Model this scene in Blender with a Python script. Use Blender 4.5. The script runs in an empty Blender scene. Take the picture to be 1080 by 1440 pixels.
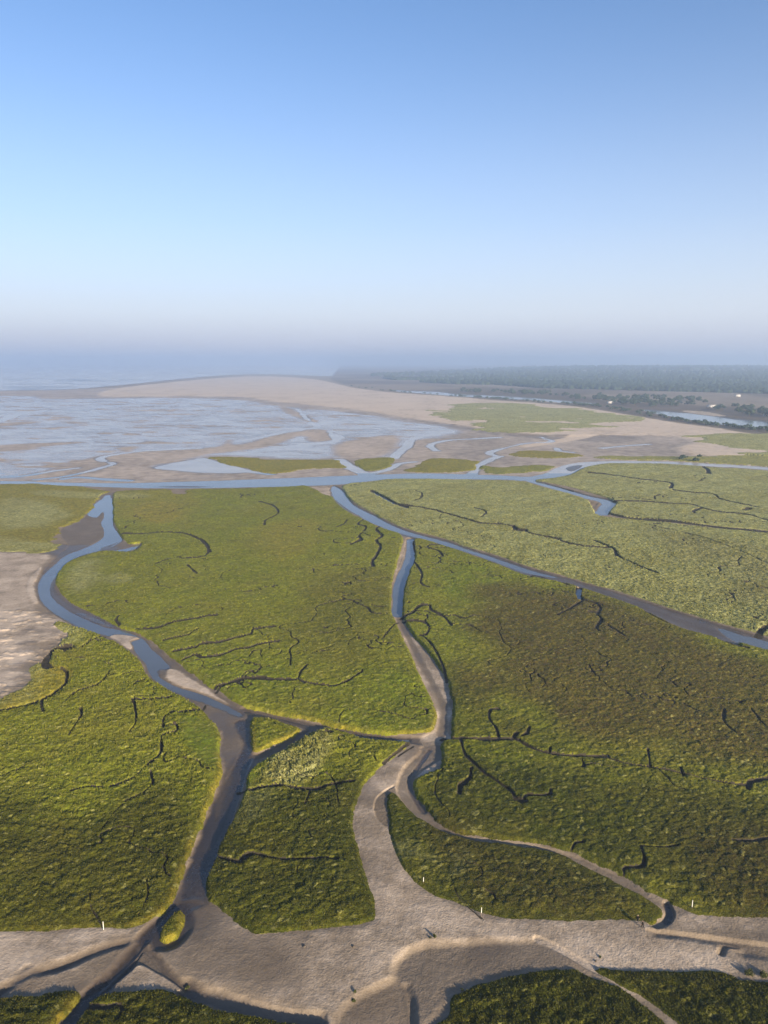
import bpy, math, random
import numpy as np
from mathutils import Vector

random.seed(11)
RNG = np.random.default_rng(7)
sc = bpy.context.scene
COL = sc.collection

# ------------------------------------------------------------------ camera model
F, CX, CY, H = 1033.0, 540.0, 720.0, 110.0
PITCH = math.radians(11.6)
CP, SP = math.cos(PITCH), math.sin(PITCH)
SUN_EL, SUN_AZ = math.radians(15.0), math.radians(146.0)     # azimuth clockwise from +Y
WATER = -0.25
ZREF = 0.9             # height of the level on which the outlines were traced


def at(u, v, z=0.0):
    """ground point seen at a photo pixel"""
    yd = (v - CY) / F
    s = (H - z) / (SP + CP * yd)
    return np.array([(u - CX) / F * s, (CP - SP * yd) * s, z])


# ------------------------------------------------------------------ the ground grid (finer near, coarser far)
V = np.concatenate([np.arange(511, 532, .3), np.arange(532, 620, .5), np.arange(620, 830, .5), np.arange(830, 1300, .7),
                    np.arange(1300, 1446, .9), np.arange(1446, 1660, 3.0), np.arange(1660, 2700, 10.0)])
U = np.concatenate([np.arange(-1000, -420, 12.0), np.arange(-420, -12, 6.0), np.arange(-12, 1092, 1.0), np.arange(1092, 1500, 6.0), np.arange(1500, 2080, 12.0)])
YD = (V - CY) / F
S = H / (SP + CP * YD)
YR = (CP - SP * YD) * S                                      # world Y of each row
R, Cn = len(V), len(U)
X = ((U[None, :] - CX) / F * S[:, None]).astype(np.float32)
Y = np.repeat(YR[:, None], Cn, 1).astype(np.float32)
SS = S[:, None].astype(np.float32)
PXM = SS / F                                                 # metres per photo pixel across
DY = np.abs(np.gradient(YR))[:, None].astype(np.float32)     # row spacing in metres


def sstep(a, b, x):
    t = np.clip((x - a) / (b - a), 0, 1)
    return t * t * (3 - 2 * t)


# ------------------------------------------------------------------ noise
def _hash(ix, iy, seed):
    h = (ix.astype(np.int64) * 374761393 + iy.astype(np.int64) * 668265263 + seed * 974634777) & 0xFFFFFFFF
    h = ((h ^ (h >> 13)) * 1274126177) & 0xFFFFFFFF
    return ((h ^ (h >> 16)) & 0xFFFFFF).astype(np.float32) / np.float32(0xFFFFFF)


def vnoise(x, y, lam, seed):
    """value noise, -1..1"""
    x = x / lam; y = y / lam
    ix = np.floor(x); iy = np.floor(y)
    fx = (x - ix).astype(np.float32); fy = (y - iy).astype(np.float32)
    fx = fx * fx * fx * (fx * (fx * 6 - 15) + 10); fy = fy * fy * fy * (fy * (fy * 6 - 15) + 10)
    a = _hash(ix, iy, seed); b = _hash(ix + 1, iy, seed); c = _hash(ix, iy + 1, seed); d = _hash(ix + 1, iy + 1, seed)
    return ((a + (b - a) * fx) * (1 - fy) + (c + (d - c) * fx) * fy) * 2 - 1


def fbm(x, y, lam, seed, oct=3, gain=.5):
    n = 0; a = 1; t = 0
    for k in range(oct):
        ca, sa = math.cos(k * 1.1 + .4), math.sin(k * 1.1 + .4)
        n = n + a * vnoise(x * ca - y * sa, x * sa + y * ca, lam, seed + k * 17)
        t += a; a *= gain; lam *= .49
    return n / t


def worley(x, y, lam, seed, jit=.9):
    """distance to the nearest scattered point (cell units) and that cell's random value"""
    x = x / lam; y = y / lam
    ix = np.floor(x); iy = np.floor(y)
    best = np.full(x.shape, 9, np.float32); val = np.zeros(x.shape, np.float32)
    for dx in (-1, 0, 1):
        for dy in (-1, 0, 1):
            cx, cy = ix + dx, iy + dy
            px = cx + .5 + jit * (_hash(cx, cy, seed) - .5); py = cy + .5 + jit * (_hash(cx, cy, seed + 5) - .5)
            d = ((px - x) ** 2 + (py - y) ** 2).astype(np.float32)
            m = d < best
            best = np.where(m, d, best); val = np.where(m, _hash(cx, cy, seed + 9), val)
    return np.sqrt(best), val


# ------------------------------------------------------------------ traced outlines -> distances on the ground
def crop(ox, oy, s, pts):
    return [(ox + x / s, oy + y / s) for x, y in pts]


def smooth(pts, closed, n=4):
    P = np.array(pts, float)
    if len(P) < 3:
        return P
    if closed:
        Q = np.vstack([P[-1], P, P[0], P[1]])
    else:
        Q = np.vstack([2 * P[0] - P[1], P, 2 * P[-1] - P[-2]])
    out = []
    for i in range(1, len(Q) - 2):
        p0, p1, p2, p3 = Q[i - 1:i + 3]
        for k in range(n):
            t = k / n
            out.append(.5 * ((2 * p1) + (-p0 + p2) * t + (2 * p0 - 5 * p1 + 4 * p2 - p3) * t * t + (-p0 + 3 * p1 - 3 * p2 + p3) * t ** 3))
    if not closed:
        out.append(P[-1])
    return np.array(out)


def to_world(P):
    P = np.array(P, float)
    v = np.maximum(P[:, 1], 510.9)
    yd = (v - CY) / F
    s = H / (SP + CP * yd)
    return np.stack([(P[:, 0] - CX) / F * s, (CP - SP * yd) * s], 1)


def window(xmin, xmax, ymin, ymax):
    # rows: YR decreases with index
    r0 = np.searchsorted(-YR, -ymax); r1 = np.searchsorted(-YR, -ymin)
    r0 = max(0, r0 - 1); r1 = min(R, r1 + 1)
    if r1 <= r0:
        return None
    sa, sb = S[r0], S[r1 - 1]
    us = [CX + F * x / s for x in (xmin, xmax) for s in (sa, sb)]
    c0 = max(0, np.searchsorted(U, min(us)) - 1); c1 = min(Cn, np.searchsorted(U, max(us)) + 1)
    if c1 <= c0:
        return None
    return r0, r1, c0, c1


def line_dist(px, margin, closed=False, sm=True, across=0):
    """distance in metres to a polyline, within its own window"""
    P = smooth(px, closed) if sm else np.array(px, float)
    if closed:
        P = np.vstack([P, P[:1]])
    Wd = to_world(P)
    w = window(Wd[:, 0].min() - margin, Wd[:, 0].max() + margin, Wd[:, 1].min() - margin, Wd[:, 1].max() + margin)
    if w is None:
        return None
    r0, r1, c0, c1 = w
    D = np.full((r1 - r0, c1 - c0), 1e6, np.float32)
    for (ax, ay), (bx, by) in zip(Wd[:-1], Wd[1:]):
        ww = window(min(ax, bx) - margin, max(ax, bx) + margin, min(ay, by) - margin, max(ay, by) + margin)
        if ww is None:
            continue
        a0, a1, b0, b1 = ww
        a0 = max(a0, r0); a1 = min(a1, r1); b0 = max(b0, c0); b1 = min(b1, c1)
        if a1 <= a0 or b1 <= b0:
            continue
        xs = X[a0:a1, b0:b1]; ys = Y[a0:a1, b0:b1]
        vx, vy = bx - ax, by - ay
        L2 = vx * vx + vy * vy + 1e-9
        t = np.clip(((xs - ax) * vx + (ys - ay) * vy) / L2, 0, 1)
        d = np.hypot(xs - ax - t * vx, ys - ay - t * vy)
        if across:
            d = d / (.62 + across * (abs(vx) / math.sqrt(L2)) ** 1.5)
        sub = D[a0 - r0:a1 - r0, b0 - c0:b1 - c0]
        np.minimum(sub, d, out=sub)
    return (slice(r0, r1), slice(c0, c1)), D, P


def poly_sd(px, margin, sm=True):
    """signed distance (positive inside) on the ground, in the polygon's own window"""
    res = line_dist(px, margin, True, sm)
    if res is None:
        return None
    win, D, P = res
    uu = U[win[1]][None, :]; vv = V[win[0]][:, None]
    ins = np.zeros(D.shape, bool)
    x0, y0 = P[:-1, 0], P[:-1, 1]; x1, y1 = P[1:, 0], P[1:, 1]
    for a, b, c, d in zip(x0, y0, x1, y1):
        if b == d:
            continue
        rows = ((b > vv) != (d > vv))[:, 0]
        if not rows.any():
            continue
        xi = a + (vv[rows] - b) / (d - b) * (c - a)
        ins[rows] ^= (uu < xi)
    return win, np.where(ins, np.minimum(D, 1e3), -np.minimum(D, 1e3))


# jitter that frays every edge
J = (.5 * fbm(X, Y, 5.5, 3, 3) + .30 * fbm(X, Y, 1.6, 5, 2) * sstep(420, 200, SS) + 1.1 * fbm(X, Y, 14, 21, 3) * sstep(260, 520, SS) + 4.5 * fbm(X, Y, 45, 31, 3) * sstep(650, 1300, SS)).astype(np.float32)

LAND = {}
zs = np.full((R, Cn), .5, np.float32)          # bare ground height
wet = np.zeros((R, Cn), np.float32)            # 0 dry .. 1 soaked
tone = np.full((R, Cn), .72, np.float32)       # 0 dark mud .. 1 pale sand
zs += .10 * fbm(X, Y, 18, 41, 3) * sstep(900, 300, SS)


def lay(poly, z=None, w=None, t=None, b=1.0, jit=1.0, mode='set', margin=None, sm=True, k=1.0):
    """inside the outline move height / wetness / tone towards the given values"""
    r = poly_sd(poly, margin or max(12.0, b * 2.5), sm)
    if r is None:
        return
    win, sd = r
    m = sstep(-b * .5, b * .5, sd + jit * J[win]) * k
    if z is not None:
        zz = z[win] if isinstance(z, np.ndarray) else z
        if mode == 'min':
            zs[win] = zs[win] + (np.minimum(zs[win], zz) - zs[win]) * m
        else:
            zs[win] = zs[win] + (zz - zs[win]) * m
    if w is not None:
        wet[win] += ((w[win] if isinstance(w, np.ndarray) else w) - wet[win]) * m
    if t is not None:
        tone[win] += ((t[win] if isinstance(t, np.ndarray) else t) - tone[win]) * m


def cut(pts, width, z, bank=.35, w=None, t=None, jit=.5, mode='min'):
    """a channel along a line: floor height z, width in metres"""
    r = line_dist(pts, width + bank + 3)
    if r is None:
        return
    win, d, _ = r
    m = 1 - sstep(width * .5 - bank * .3, width * .5 + bank, d + jit * J[win])
    zz = np.minimum(zs[win], z) if mode == 'min' else z
    zs[win] += (zz - zs[win]) * m
    if w is not None:
        wet[win] += (w - wet[win]) * m
    if t is not None:
        tone[win] += (t - tone[win]) * m


def plane(p1, p2, p3):
    """heights (u, v, z) of three photo pixels -> a sloping plane on the ground"""
    A = []; b = []
    for u, v, z in (p1, p2, p3):
        q = at(u, v); A.append([q[0], q[1], 1]); b.append(z)
    a, c, d = np.linalg.solve(np.array(A), np.array(b))
    return (a * X + c * Y + d).astype(np.float32)


# ------------------------------------------------------------------ tidal flats, bay, sandbank, sea, polder
main_creek = [(-420, 676), (0, 675), (60, 676.5), (167, 678), (250, 676), (320, 674), (400, 671), (473, 668), (540, 665.5), (607, 664.5), (700, 667), (735, 669), (752, 668), (770, 663), (782, 657),
              (800, 651.5), (823, 648.5), (876, 646.8), (946, 648.2), (1017, 651.6), (1080, 656), (1480, 690),
              (1480, 694), (1080, 660), (1017, 656), (946, 652), (876, 650), (848, 651), (820, 657), (802, 666), (777, 671), (756, 674), (735, 675), (700, 673), (607, 671.5), (540, 673), (473, 680), (400, 682.5), (320, 684), (250, 685), (167, 684), (60, 680), (0, 678.5), (-420, 680)]
flats = [(-420, 548), (-100, 548), (187, 545), (400, 540), (700, 570), (900, 600), (1080, 615), (1480, 640), (1480, 690), (1080, 658), (946, 650), (820, 655), (780, 668), (700, 673), (473, 681), (250, 686), (0, 680), (-420, 680)]
n_far = fbm(X * .35, Y, 60, 77, 4)
n_fl = fbm(X, Y, 26, 79, 4)
n_ripple = fbm(X * .6 + Y * .3, Y, 9, 91, 3)
lay(flats, z=(-.06 + .09 * n_fl).astype(np.float32), w=.42, t=.90, b=14, jit=1.6)
bay = [(-420, 560), (0, 556), (60, 560), (143, 560), (240, 559), (340, 562), (390, 570), (480, 578), (540, 586), (600, 596), (650, 603), (640, 612), (600, 617), (575, 625), (560, 633), (553, 640), (545, 645), (520, 640),
       (440, 645), (360, 642), (290, 641), (210, 660), (240, 664), (300, 668), (180, 671), (0, 672), (-420, 672)]
n_bay = .55 * fbm(X * .55, Y * .8, 40, 83, 4) + .45 * fbm(X * .8 + Y * .5, Y, 16, 87, 3)
n_str = fbm(X * .12 + .4 * Y, Y, 14, 97, 3)
lay(bay, z=(WATER + .01 + .08 * n_bay + .05 * fbm(X * .35, Y * 1.2, 11, 89, 3)).astype(np.float32), w=(1 - .75 * sstep(.15, .6, n_bay + .5 * n_str)).astype(np.float32), t=.92, b=34, jit=4)
for bar, hgt in (([(-420, 640), (-100, 634), (0, 625), (60, 622), (122, 620.5), (60, 627), (0, 634), (-420, 655)], .05),
                 ([(30, 668), (67, 660), (110, 647), (140, 640), (180, 634), (233, 632), (275, 630), (310, 626), (322, 618), (328, 625), (360, 619), (385, 610), (423, 605), (455, 604), (468, 616), (440, 620), (425, 612), (405, 618), (373, 627), (320, 634), (293, 637),
                   (265, 643), (233, 649), (213, 656), (250, 663), (300, 668), (180, 673), (120, 672), (60, 672)], .07),
                 ([(473, 624), (500, 617), (553, 611), (556, 622), (548, 634), (527, 641), (490, 643), (470, 637)], .1),
                 ([(577, 622), (605, 616), (623, 620), (612, 630), (640, 640), (580, 642), (565, 636)], .1),
                 ([(165, 629), (190, 627), (180, 633)], .05), ([(395, 570), (420, 580), (445, 592), (430, 590), (405, 580)], .02),
                 ([(-200, 606), (0, 594), (60, 592), (40, 595), (0, 599), (-200, 616)], .0), ([(60, 590), (85, 587), (80, 590)], .0), ([(70, 600), (108, 599), (90, 601)], .0), ([(90, 585), (104, 586), (95, 588)], .0)):
    lay(bar, z=(hgt - .06 + .06 * n_fl).astype(np.float32), w=.38, t=.92, b=16, jit=2.2)
flow = [(crop(340, 490, 3, [(0, 385), (90, 372), (180, 350), (270, 338), (330, 328)]), 11), (crop(340, 490, 3, [(235, 255), (270, 290), (320, 330)]), 9),
        (crop(340, 490, 3, [(370, 350), (400, 378), (330, 397), (200, 410), (100, 425), (0, 442)]), 13),
        (crop(340, 490, 3, [(520, 300), (700, 315), (850, 320), (950, 315), (1060, 298), (1045, 292)]), 7), (crop(340, 490, 3, [(1080, 372), (980, 378), (880, 383), (815, 395), (795, 410), (820, 428)]), 10),
        (crop(340, 490, 3, [(640, 460), (670, 430), (700, 410), (720, 380), (800, 360), (880, 348)]), 10),
        (crop(340, 490, 3, [(410, 465), (440, 485), (480, 505), (530, 530)]), 11), (crop(520, 560, 3.857, [(540, 420), (575, 380), (600, 355), (650, 330), (700, 310)]), 8),
        (crop(520, 560, 3.857, [(700, 310), (650, 298), (660, 285), (720, 268), (850, 240), (960, 235), (985, 225), (935, 210), (970, 192), (1080, 185)]), 6), (crop(520, 560, 3.857, [(0, 405), (100, 380), (160, 350), (240, 340)]), 8),
        (crop(0, 540, 3.857, [(560, 415), (545, 395), (640, 375), (740, 362), (840, 355), (1080, 345)]), 7), (crop(0, 540, 3.857, [(200, 512), (350, 495), (470, 470), (560, 445), (610, 430), (600, 420)]), 6),
        (crop(0, 540, 3.857, [(0, 500), (130, 492), (300, 465), (420, 450)]), 7), (crop(0, 540, 3.857, [(350, 508), (430, 500), (560, 510), (700, 518)]), 8),
        (crop(0, 540, 3.857, [(0, 200), (90, 165), (180, 150), (240, 140)]), 16), (crop(700, 490, 2.842, [(420, 395), (520, 385), (600, 380)]), 9), (crop(700, 490, 2.842, [(235, 395), (245, 405), (300, 412)]), 5),
        (crop(260, 540, 3.857, [(830, 405), (850, 430), (930, 465), (990, 490)]), 9), (crop(260, 540, 3.857, [(90, 400), (200, 430), (330, 465), (460, 482)]), 11)]
for pts, wd in flow:
    cut(pts, wd, WATER - .12, bank=4, w=1, t=.5, jit=1.3)
lay(crop(0, 540, 3.857, [(830, 450), (950, 420), (1080, 402), (1150, 415), (1250, 450), (1330, 475), (1200, 478), (1080, 475), (960, 465)]), z=WATER - .06, w=1, t=.2, b=6)
sandbank = [(150, 549), (187, 543), (283, 533.5), (360, 529), (440, 533), (497, 545), (553, 552), (640, 558), (700, 563), (806, 571.5), (876, 582), (946, 594), (1017, 603), (1080, 613), (1480, 668), (1480, 672), (1100, 645),
            (1048, 643), (1010, 641), (960, 638), (950, 628), (974, 620), (930, 612), (840, 612), (780, 613), (745, 612), (700, 609), (657, 600), (600, 591), (540, 582), (480, 573.5), (390, 565), (340, 558), (240, 557), (143, 557)]
lay(sandbank, z=(1.2 + .5 * n_fl + .5 * fbm(X, Y, 140, 55, 2)).astype(np.float32), w=0, t=1.0, b=22, jit=1.5, margin=80)
lay([(590, 591), (657, 600), (745, 611), (840, 611), (900, 614), (870, 622), (800, 618), (700, 611), (620, 598)], w=.5, t=.74, b=25, k=.7)
lay([(820, 606), (870, 601), (930, 588), (905, 596), (870, 605), (800, 620), (740, 628), (735, 625), (790, 616)], t=1.0, w=0, b=8)
seabed = [(-420, 505), (520, 505), (520, 528), (440, 528), (360, 526), (283, 530), (187, 540), (100, 547), (0, 549), (-420, 552)]
lay(seabed, z=(WATER - .04 + .16 * n_far + .10 * fbm(X * .2, Y, 200, 57, 3)).astype(np.float32), w=.95, t=.6, b=60, margin=160)
# polder behind the sandbank, with its river
polder = [(470, 527), (497, 543), (553, 550.5), (640, 556.5), (700, 561.5), (806, 570), (876, 580.5), (946, 592.5), (1017, 601.5), (1080, 611), (1480, 660), (1480, 505), (600, 505)]
hill = (43.5 * sstep(2900, 8200, Y) * sstep(150, 2600, X - .02 * Y) * sstep(13000, 9000, Y)).astype(np.float32)
lay(polder, z=(1.4 + .5 * n_fl).astype(np.float32) + hill, w=0, t=.55, b=30, margin=90)
field_t = sstep(-.1, .3, fbm(X * .5, Y * .25, 130, 63, 2))
lay(polder, t=(.32 + .38 * field_t).astype(np.float32), b=30, margin=90)
river_a = [(550, 548.2), (575, 549.2), (620, 551), (645, 554), (700, 556.2), (753, 559.5), (806, 564), (845, 567.3), (800, 566.8), (753, 563.3), (700, 559.8), (645, 557), (600, 553.5), (560, 550.5)]
river_b = [(905, 575.5), (940, 578), (975, 581), (1000, 584), (1030, 588), (1080, 592.5), (1480, 628), (1480, 642), (1080, 603), (1017, 597), (975, 591), (940, 585), (915, 580)]
for rv in (river_a, river_b):
    lay(rv, z=WATER - .6, w=1, t=.2, b=10, jit=.8)
lay([(958, 577.5), (990, 578.5), (1022, 584), (1010, 585), (975, 581.5)], z=.4, w=.1, t=.9, b=6)
lay(main_creek, z=WATER - .5, w=1, t=.25, b=4, jit=.6)
lay(crop(700, 490, 2.842, [(270, 475), (300, 465), (340, 463), (320, 480), (290, 487)]), z=-.05, w=.8, t=.3, b=3, jit=.3)
lay([(215, 683), (262, 681.5), (300, 683), (262, 684)], z=-.1, w=.8, t=.3, b=3, jit=.3)
lay([(437, 684), (450, 683), (463, 685), (467, 698), (455, 694), (440, 688)], z=.5, w=.1, t=.9, b=4)

# ------------------------------------------------------------------ left river
river_bed = [(140, 694), (163, 692), (163, 705), (160, 733), (168, 748), (175, 760), (200, 765), (190, 772), (147, 775), (113, 783), (93, 793), (80, 810), (76, 828), (100, 848), (133, 865), (163, 878), (193, 888), (213, 900), (233, 917), (260, 937), (287, 957), (310, 972), (333, 990),
             (356, 1000), (350, 1030), (352, 1056), (365, 1060), (352, 1085), (340, 1112), (325, 1155), (308, 1190), (294, 1228), (290, 1250), (293, 1266), (262, 1275), (240, 1262), (254, 1238), (268, 1200), (281, 1170), (294, 1140), (311, 1093), (314, 1073), (309, 1053), (311, 1027), (293, 1007), (277, 990), (253, 977), (227, 963), (207, 947), (200, 930), (187, 917), (160, 900), (140, 892), (113, 883), (83, 867), (53, 843), (46, 823), (57, 803), (83, 777), (95, 765), (83, 748), (95, 735), (120, 724), (128, 712)]
lay(river_bed, z=.02, w=.35, t=.6, b=1.5)
lay([(60, 770), (100, 765), (160, 765), (165, 775), (120, 783), (90, 797), (80, 815), (82, 830), (110, 850), (165, 876), (165, 884), (100, 862), (70, 840), (62, 815)], w=.8, t=.35, b=4, k=.8)
water_river = [(146, 697), (155, 696), (160, 718), (158, 733), (166, 748), (172, 757), (160, 765), (135, 773), (108, 781), (92, 795), (76, 810), (70, 822), (72, 836), (90, 852), (115, 866), (145, 878), (175, 884), (200, 895), (214, 910), (230, 925), (238, 936), (222, 938), (224, 948), (240, 957), (265, 966), (290, 974), (318, 988), (340, 1000),
               (334, 1003), (312, 993), (285, 983), (262, 976), (240, 966), (222, 956), (210, 943), (204, 928), (190, 913), (186, 903), (168, 894), (145, 889), (120, 883), (90, 869), (62, 848), (53, 830), (56, 812), (72, 795), (92, 779), (115, 770), (140, 758), (147, 747), (143, 735), (146, 722), (143, 707)]
lay(water_river, z=WATER - .35, w=1, t=.25, b=2.2, jit=.7)
lay([(122, 721), (130, 710), (144, 700), (147, 712), (142, 720), (135, 726)], z=WATER - .2, w=1, t=.25, b=2, jit=.4)
lay([(142, 768), (170, 759), (160, 764), (145, 771)], z=-.12, w=.8, t=.3, b=1.5, jit=.4)
lay([(160, 772), (180, 768), (198, 762), (188, 771), (172, 775)], z=WATER - .1, w=1, t=.25, b=2, jit=.4)
lay([(236, 938), (250, 940), (268, 950), (290, 964), (308, 978), (320, 986), (305, 980), (280, 970), (250, 962), (232, 950)], z=.28, w=0, t=.95, b=2)
lay([(154, 892), (170, 889), (196, 894), (184, 899), (186, 908), (180, 910), (166, 900)], z=.2, w=0, t=.95, b=1.5, jit=.4)
# west sand field and its smooth upper beach
lay([(-420, 778), (0, 777), (60, 778), (75, 785), (52, 806), (42, 826), (52, 850), (85, 872), (112, 886), (60, 905), (40, 950), (0, 990), (-420, 1150)], z=.85, w=0, t=.93, b=10, jit=4.0)
lay([(60, 800), (47, 823), (53, 845), (46, 846), (38, 823), (52, 800)], t=1, b=2, z=1.0)
lay([(-420, 785), (0, 785), (40, 800), (25, 850), (0, 860), (-420, 870)], t=.88, b=16, k=.7, w=.05)
# lower left channel: wet mud, deeper trench
lay([(345, 1010), (352, 1040), (350, 1062), (340, 1095), (325, 1150), (305, 1190), (292, 1235), (288, 1264), (256, 1264), (256, 1240), (268, 1205), (281, 1170), (296, 1130), (316, 1095), (334, 1065), (342, 1040), (330, 1015)], z=-.2, w=.8, t=-.12, b=1.6)
lay([(300, 1130), (312, 1090), (330, 1060), (326, 1090), (316, 1120), (304, 1150)], w=.45, t=.25, b=1.5, k=.7)
cut([(350, 1062), (338, 1100), (318, 1160), (300, 1200), (285, 1245), (274, 1266)], 1.6, -.22, bank=.5, w=.85, t=.12)
# cross channel between the meadows, and the little ditch south of the triangle
cut([(343, 997), (373, 1003), (407, 1011), (440, 1019), (473, 1025), (513, 1032), (553, 1036), (590, 1039)], 3.4, .0, bank=1.0, w=.45, t=.45)
cut([(345, 998), (390, 1007), (430, 1017)], .8, -.15, bank=.4, w=.8, t=.1)
cut([(495, 1030), (540, 1036), (572, 1037)], 1.8, -.25, bank=.8, w=1, t=.1)
cut([(452, 1019), (430, 1029), (405, 1042), (380, 1055), (357, 1062)], 2.6, .0, bank=.8, w=.5, t=.4)
# north-south creek
ns_bed = [(573, 756), (583, 757), (582, 780), (572, 810), (566, 833), (564, 857), (568, 868), (580, 887), (597, 907), (611, 925), (624, 950), (631, 972), (636, 1000), (630, 1025), (640, 1038), (617, 1055), (595, 1050), (590, 1036), (612, 1024), (614, 1000), (603, 973), (590, 945), (578, 915), (568, 893), (558, 872), (552, 855), (553, 830), (556, 805), (562, 783)]
lay(ns_bed, z=.1, w=.05, t=.84, b=1.5)
cut([(578, 757), (578, 775), (574, 790), (566, 808), (560, 828), (561, 848), (557, 862)], 5.2, WATER - .2, bank=1.2, w=1, t=.2)
cut([(560, 868), (572, 890), (590, 925), (606, 955), (619, 980), (624, 1000), (620, 1030)], 1.4, -.02, bank=1.2, w=.25, t=.62)
# diagonal channel
diag = [(467, 682), (482, 688), (497, 707), (527, 723), (557, 738), (587, 748), (627, 758), (660, 770), (700, 781.5), (742, 796), (788, 808), (816, 816.5), (858, 828), (911, 845), (946, 856), (999, 872), (1052, 887), (1080, 895), (1480, 1010),
        (1480, 1040), (1080, 912), (1041, 906), (1003, 894), (960, 881), (925, 866), (897, 852), (869, 842), (809, 822), (770, 813), (735, 806), (700, 792), (667, 780), (627, 767), (585, 756), (568, 753), (540, 742), (507, 727), (480, 712), (466, 697)]
lay(diag, z=-.05, w=.75, t=.32, b=2.0)
lay([(467, 682), (480, 688), (496, 708), (527, 724), (558, 740), (590, 750), (640, 763), (700, 784), (745, 799), (785, 810), (740, 803), (700, 789), (650, 772), (600, 757), (560, 747), (525, 734), (490, 714), (470, 698)], z=WATER - .25, w=1, t=.25, b=3, jit=.5)
lay([(820, 820), (900, 847), (1000, 882), (1050, 896), (1000, 889), (925, 862), (860, 838)], w=.6, t=.22, b=3, k=.7)
lay([(1010, 880), (1060, 895), (1080, 899), (1480, 1020), (1480, 1034), (1080, 910), (1040, 902)], z=WATER - .2, w=1, t=.25, b=3, jit=.6)
# creek between the two right hand meadows
cut([(742, 673.5), (760, 679), (785, 686), (810, 693), (832, 699)], 9, WATER - .2, bank=2, w=1, t=.15)
cut([(832, 699), (850, 703), (858, 708), (850, 714), (843, 721)], 12, WATER - .2, bank=2, w=1, t=.15)
lay([(833, 710), (841, 706), (838, 716), (830, 717)], z=.2, w=.2, t=.6, b=3)

# ------------------------------------------------------------------ sand lanes in front
lane = [(-420, 1306), (0, 1307), (83, 1305), (143, 1301), (205, 1298), (262, 1262), (300, 1270), (345, 1302), (365, 1309), (407, 1307), (473, 1302), (520, 1295), (526, 1284), (517, 1240), (507, 1207), (498, 1173), (494, 1153), (502, 1120), (516, 1097), (540, 1073), (573, 1047), (590, 1050), (566, 1080), (557, 1103), (548, 1113), (545, 1137), (547, 1160), (560, 1207), (593, 1245), (640, 1267), (673, 1280), (700, 1288), (841, 1291), (905, 1292), (935, 1288), (974, 1282), (1080, 1288), (1480, 1305), (1480, 1390), (1080, 1380), (946, 1366), (816, 1362), (700, 1378), (633, 1400), (600, 1440), (560, 1470), (380, 1435), (250, 1398), (110, 1392), (0, 1400), (-420, 1410)]
lay(lane, z=(.62 + .07 * fbm(X, Y, 7, 101, 3) + .06 * fbm(X, Y, 25, 103, 2)).astype(np.float32), w=0, t=.82, b=2.5)
lay([(500, 1120), (530, 1090), (560, 1068), (548, 1105), (545, 1137), (550, 1180), (575, 1230), (560, 1260), (530, 1270), (515, 1200), (500, 1160)], z=.8, t=.79, b=9.0)
lay([(275, 1268), (330, 1300), (400, 1330), (420, 1390), (330, 1380), (260, 1370), (220, 1340), (240, 1300)], w=.3, t=.62, b=6, k=.8)
# sunken winding creek and its lit edge
sc_bed = [(592, 1048), (620, 1045), (622, 1064), (617, 1080), (585, 1092), (582, 1103), (590, 1123), (605, 1143), (625, 1160), (657, 1172), (690, 1178), (752, 1186), (805, 1199), (847, 1217), (878, 1232), (910, 1253), (936, 1268), (944, 1280), (940, 1296), (925, 1302), (915, 1296), (930, 1288), (931, 1276), (903, 1257), (868, 1240), (826, 1219), (795, 1202), (752, 1191), (700, 1184), (657, 1178), (622, 1167), (598, 1153), (573, 1134), (560, 1115), (559, 1098), (568, 1078), (590, 1056)]
lay(sc_bed, z=.12, w=.15, t=.70, b=1.1, jit=.5)
lay([(586, 1090), (600, 1078), (622, 1066), (628, 1072), (612, 1084), (592, 1094)], z=.55, w=0, t=.9, b=1.0, jit=.3)
cut([(604, 1052), (588, 1075), (576, 1095), (580, 1115), (596, 1138)], .9, -.05, bank=.5, w=.7, t=.3)
cut([(938, 1268), (943, 1282), (938, 1293)], 1.3, -.1, bank=.4, w=.9, t=.15, jit=.2)
for pts in ([(527, 1137), (529, 1126), (533, 1119), (545, 1109), (554, 1104)], ):
    cut(pts, .5, .45, bank=.3, jit=.2)
lay([(530, 1122), (545, 1110), (556, 1108), (552, 1135), (545, 1160), (530, 1150), (527, 1138)], z=.55, t=.6, b=.5, jit=.3)
# gullies around the lower left mouth
lay([(262, 1262), (285, 1268), (262, 1278), (240, 1290), (218, 1312), (205, 1325), (190, 1345), (165, 1370), (142, 1392), (128, 1410), (100, 1440), (70, 1480), (50, 1480), (85, 1432), (115, 1395), (140, 1375), (165, 1345), (190, 1322), (212, 1300), (238, 1272)], z=-.2, w=.8, t=-.05, b=1.6, jit=.4)
lay([(190, 1345), (200, 1335), (185, 1362), (160, 1385), (140, 1402), (125, 1418), (112, 1436), (104, 1430), (125, 1404), (150, 1383), (172, 1362)], z=-.22, w=.9, t=.0, b=1.0, jit=.3)
cut([(256, 1270), (232, 1288), (208, 1308), (188, 1330), (162, 1356), (140, 1379), (119, 1402), (94, 1433), (68, 1472)], 1.5, -.2, bank=1.1, w=.8, t=-.1, jit=.4)
cut(crop(0, 1180, 3, [(-120, 700), (0, 640), (70, 590), (125, 553), (175, 545), (250, 528), (340, 490), (430, 452), (520, 428)]), 1.1, -.12, bank=1.7, w=.6, t=.2, jit=.6)
lay([(-420, 1420), (-40, 1420), (0, 1398), (28, 1376), (60, 1366), (100, 1360), (170, 1330), (190, 1322), (165, 1350), (138, 1378), (112, 1393), (80, 1391), (0, 1399)], z=.58, t=.66, b=2.5)
cut(crop(0, 1180, 3, [(595, 445), (640, 480), (680, 530), (720, 570), (760, 600), (790, 625)]), 1.0, .05, bank=1.0, w=.5, t=.3)
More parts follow.
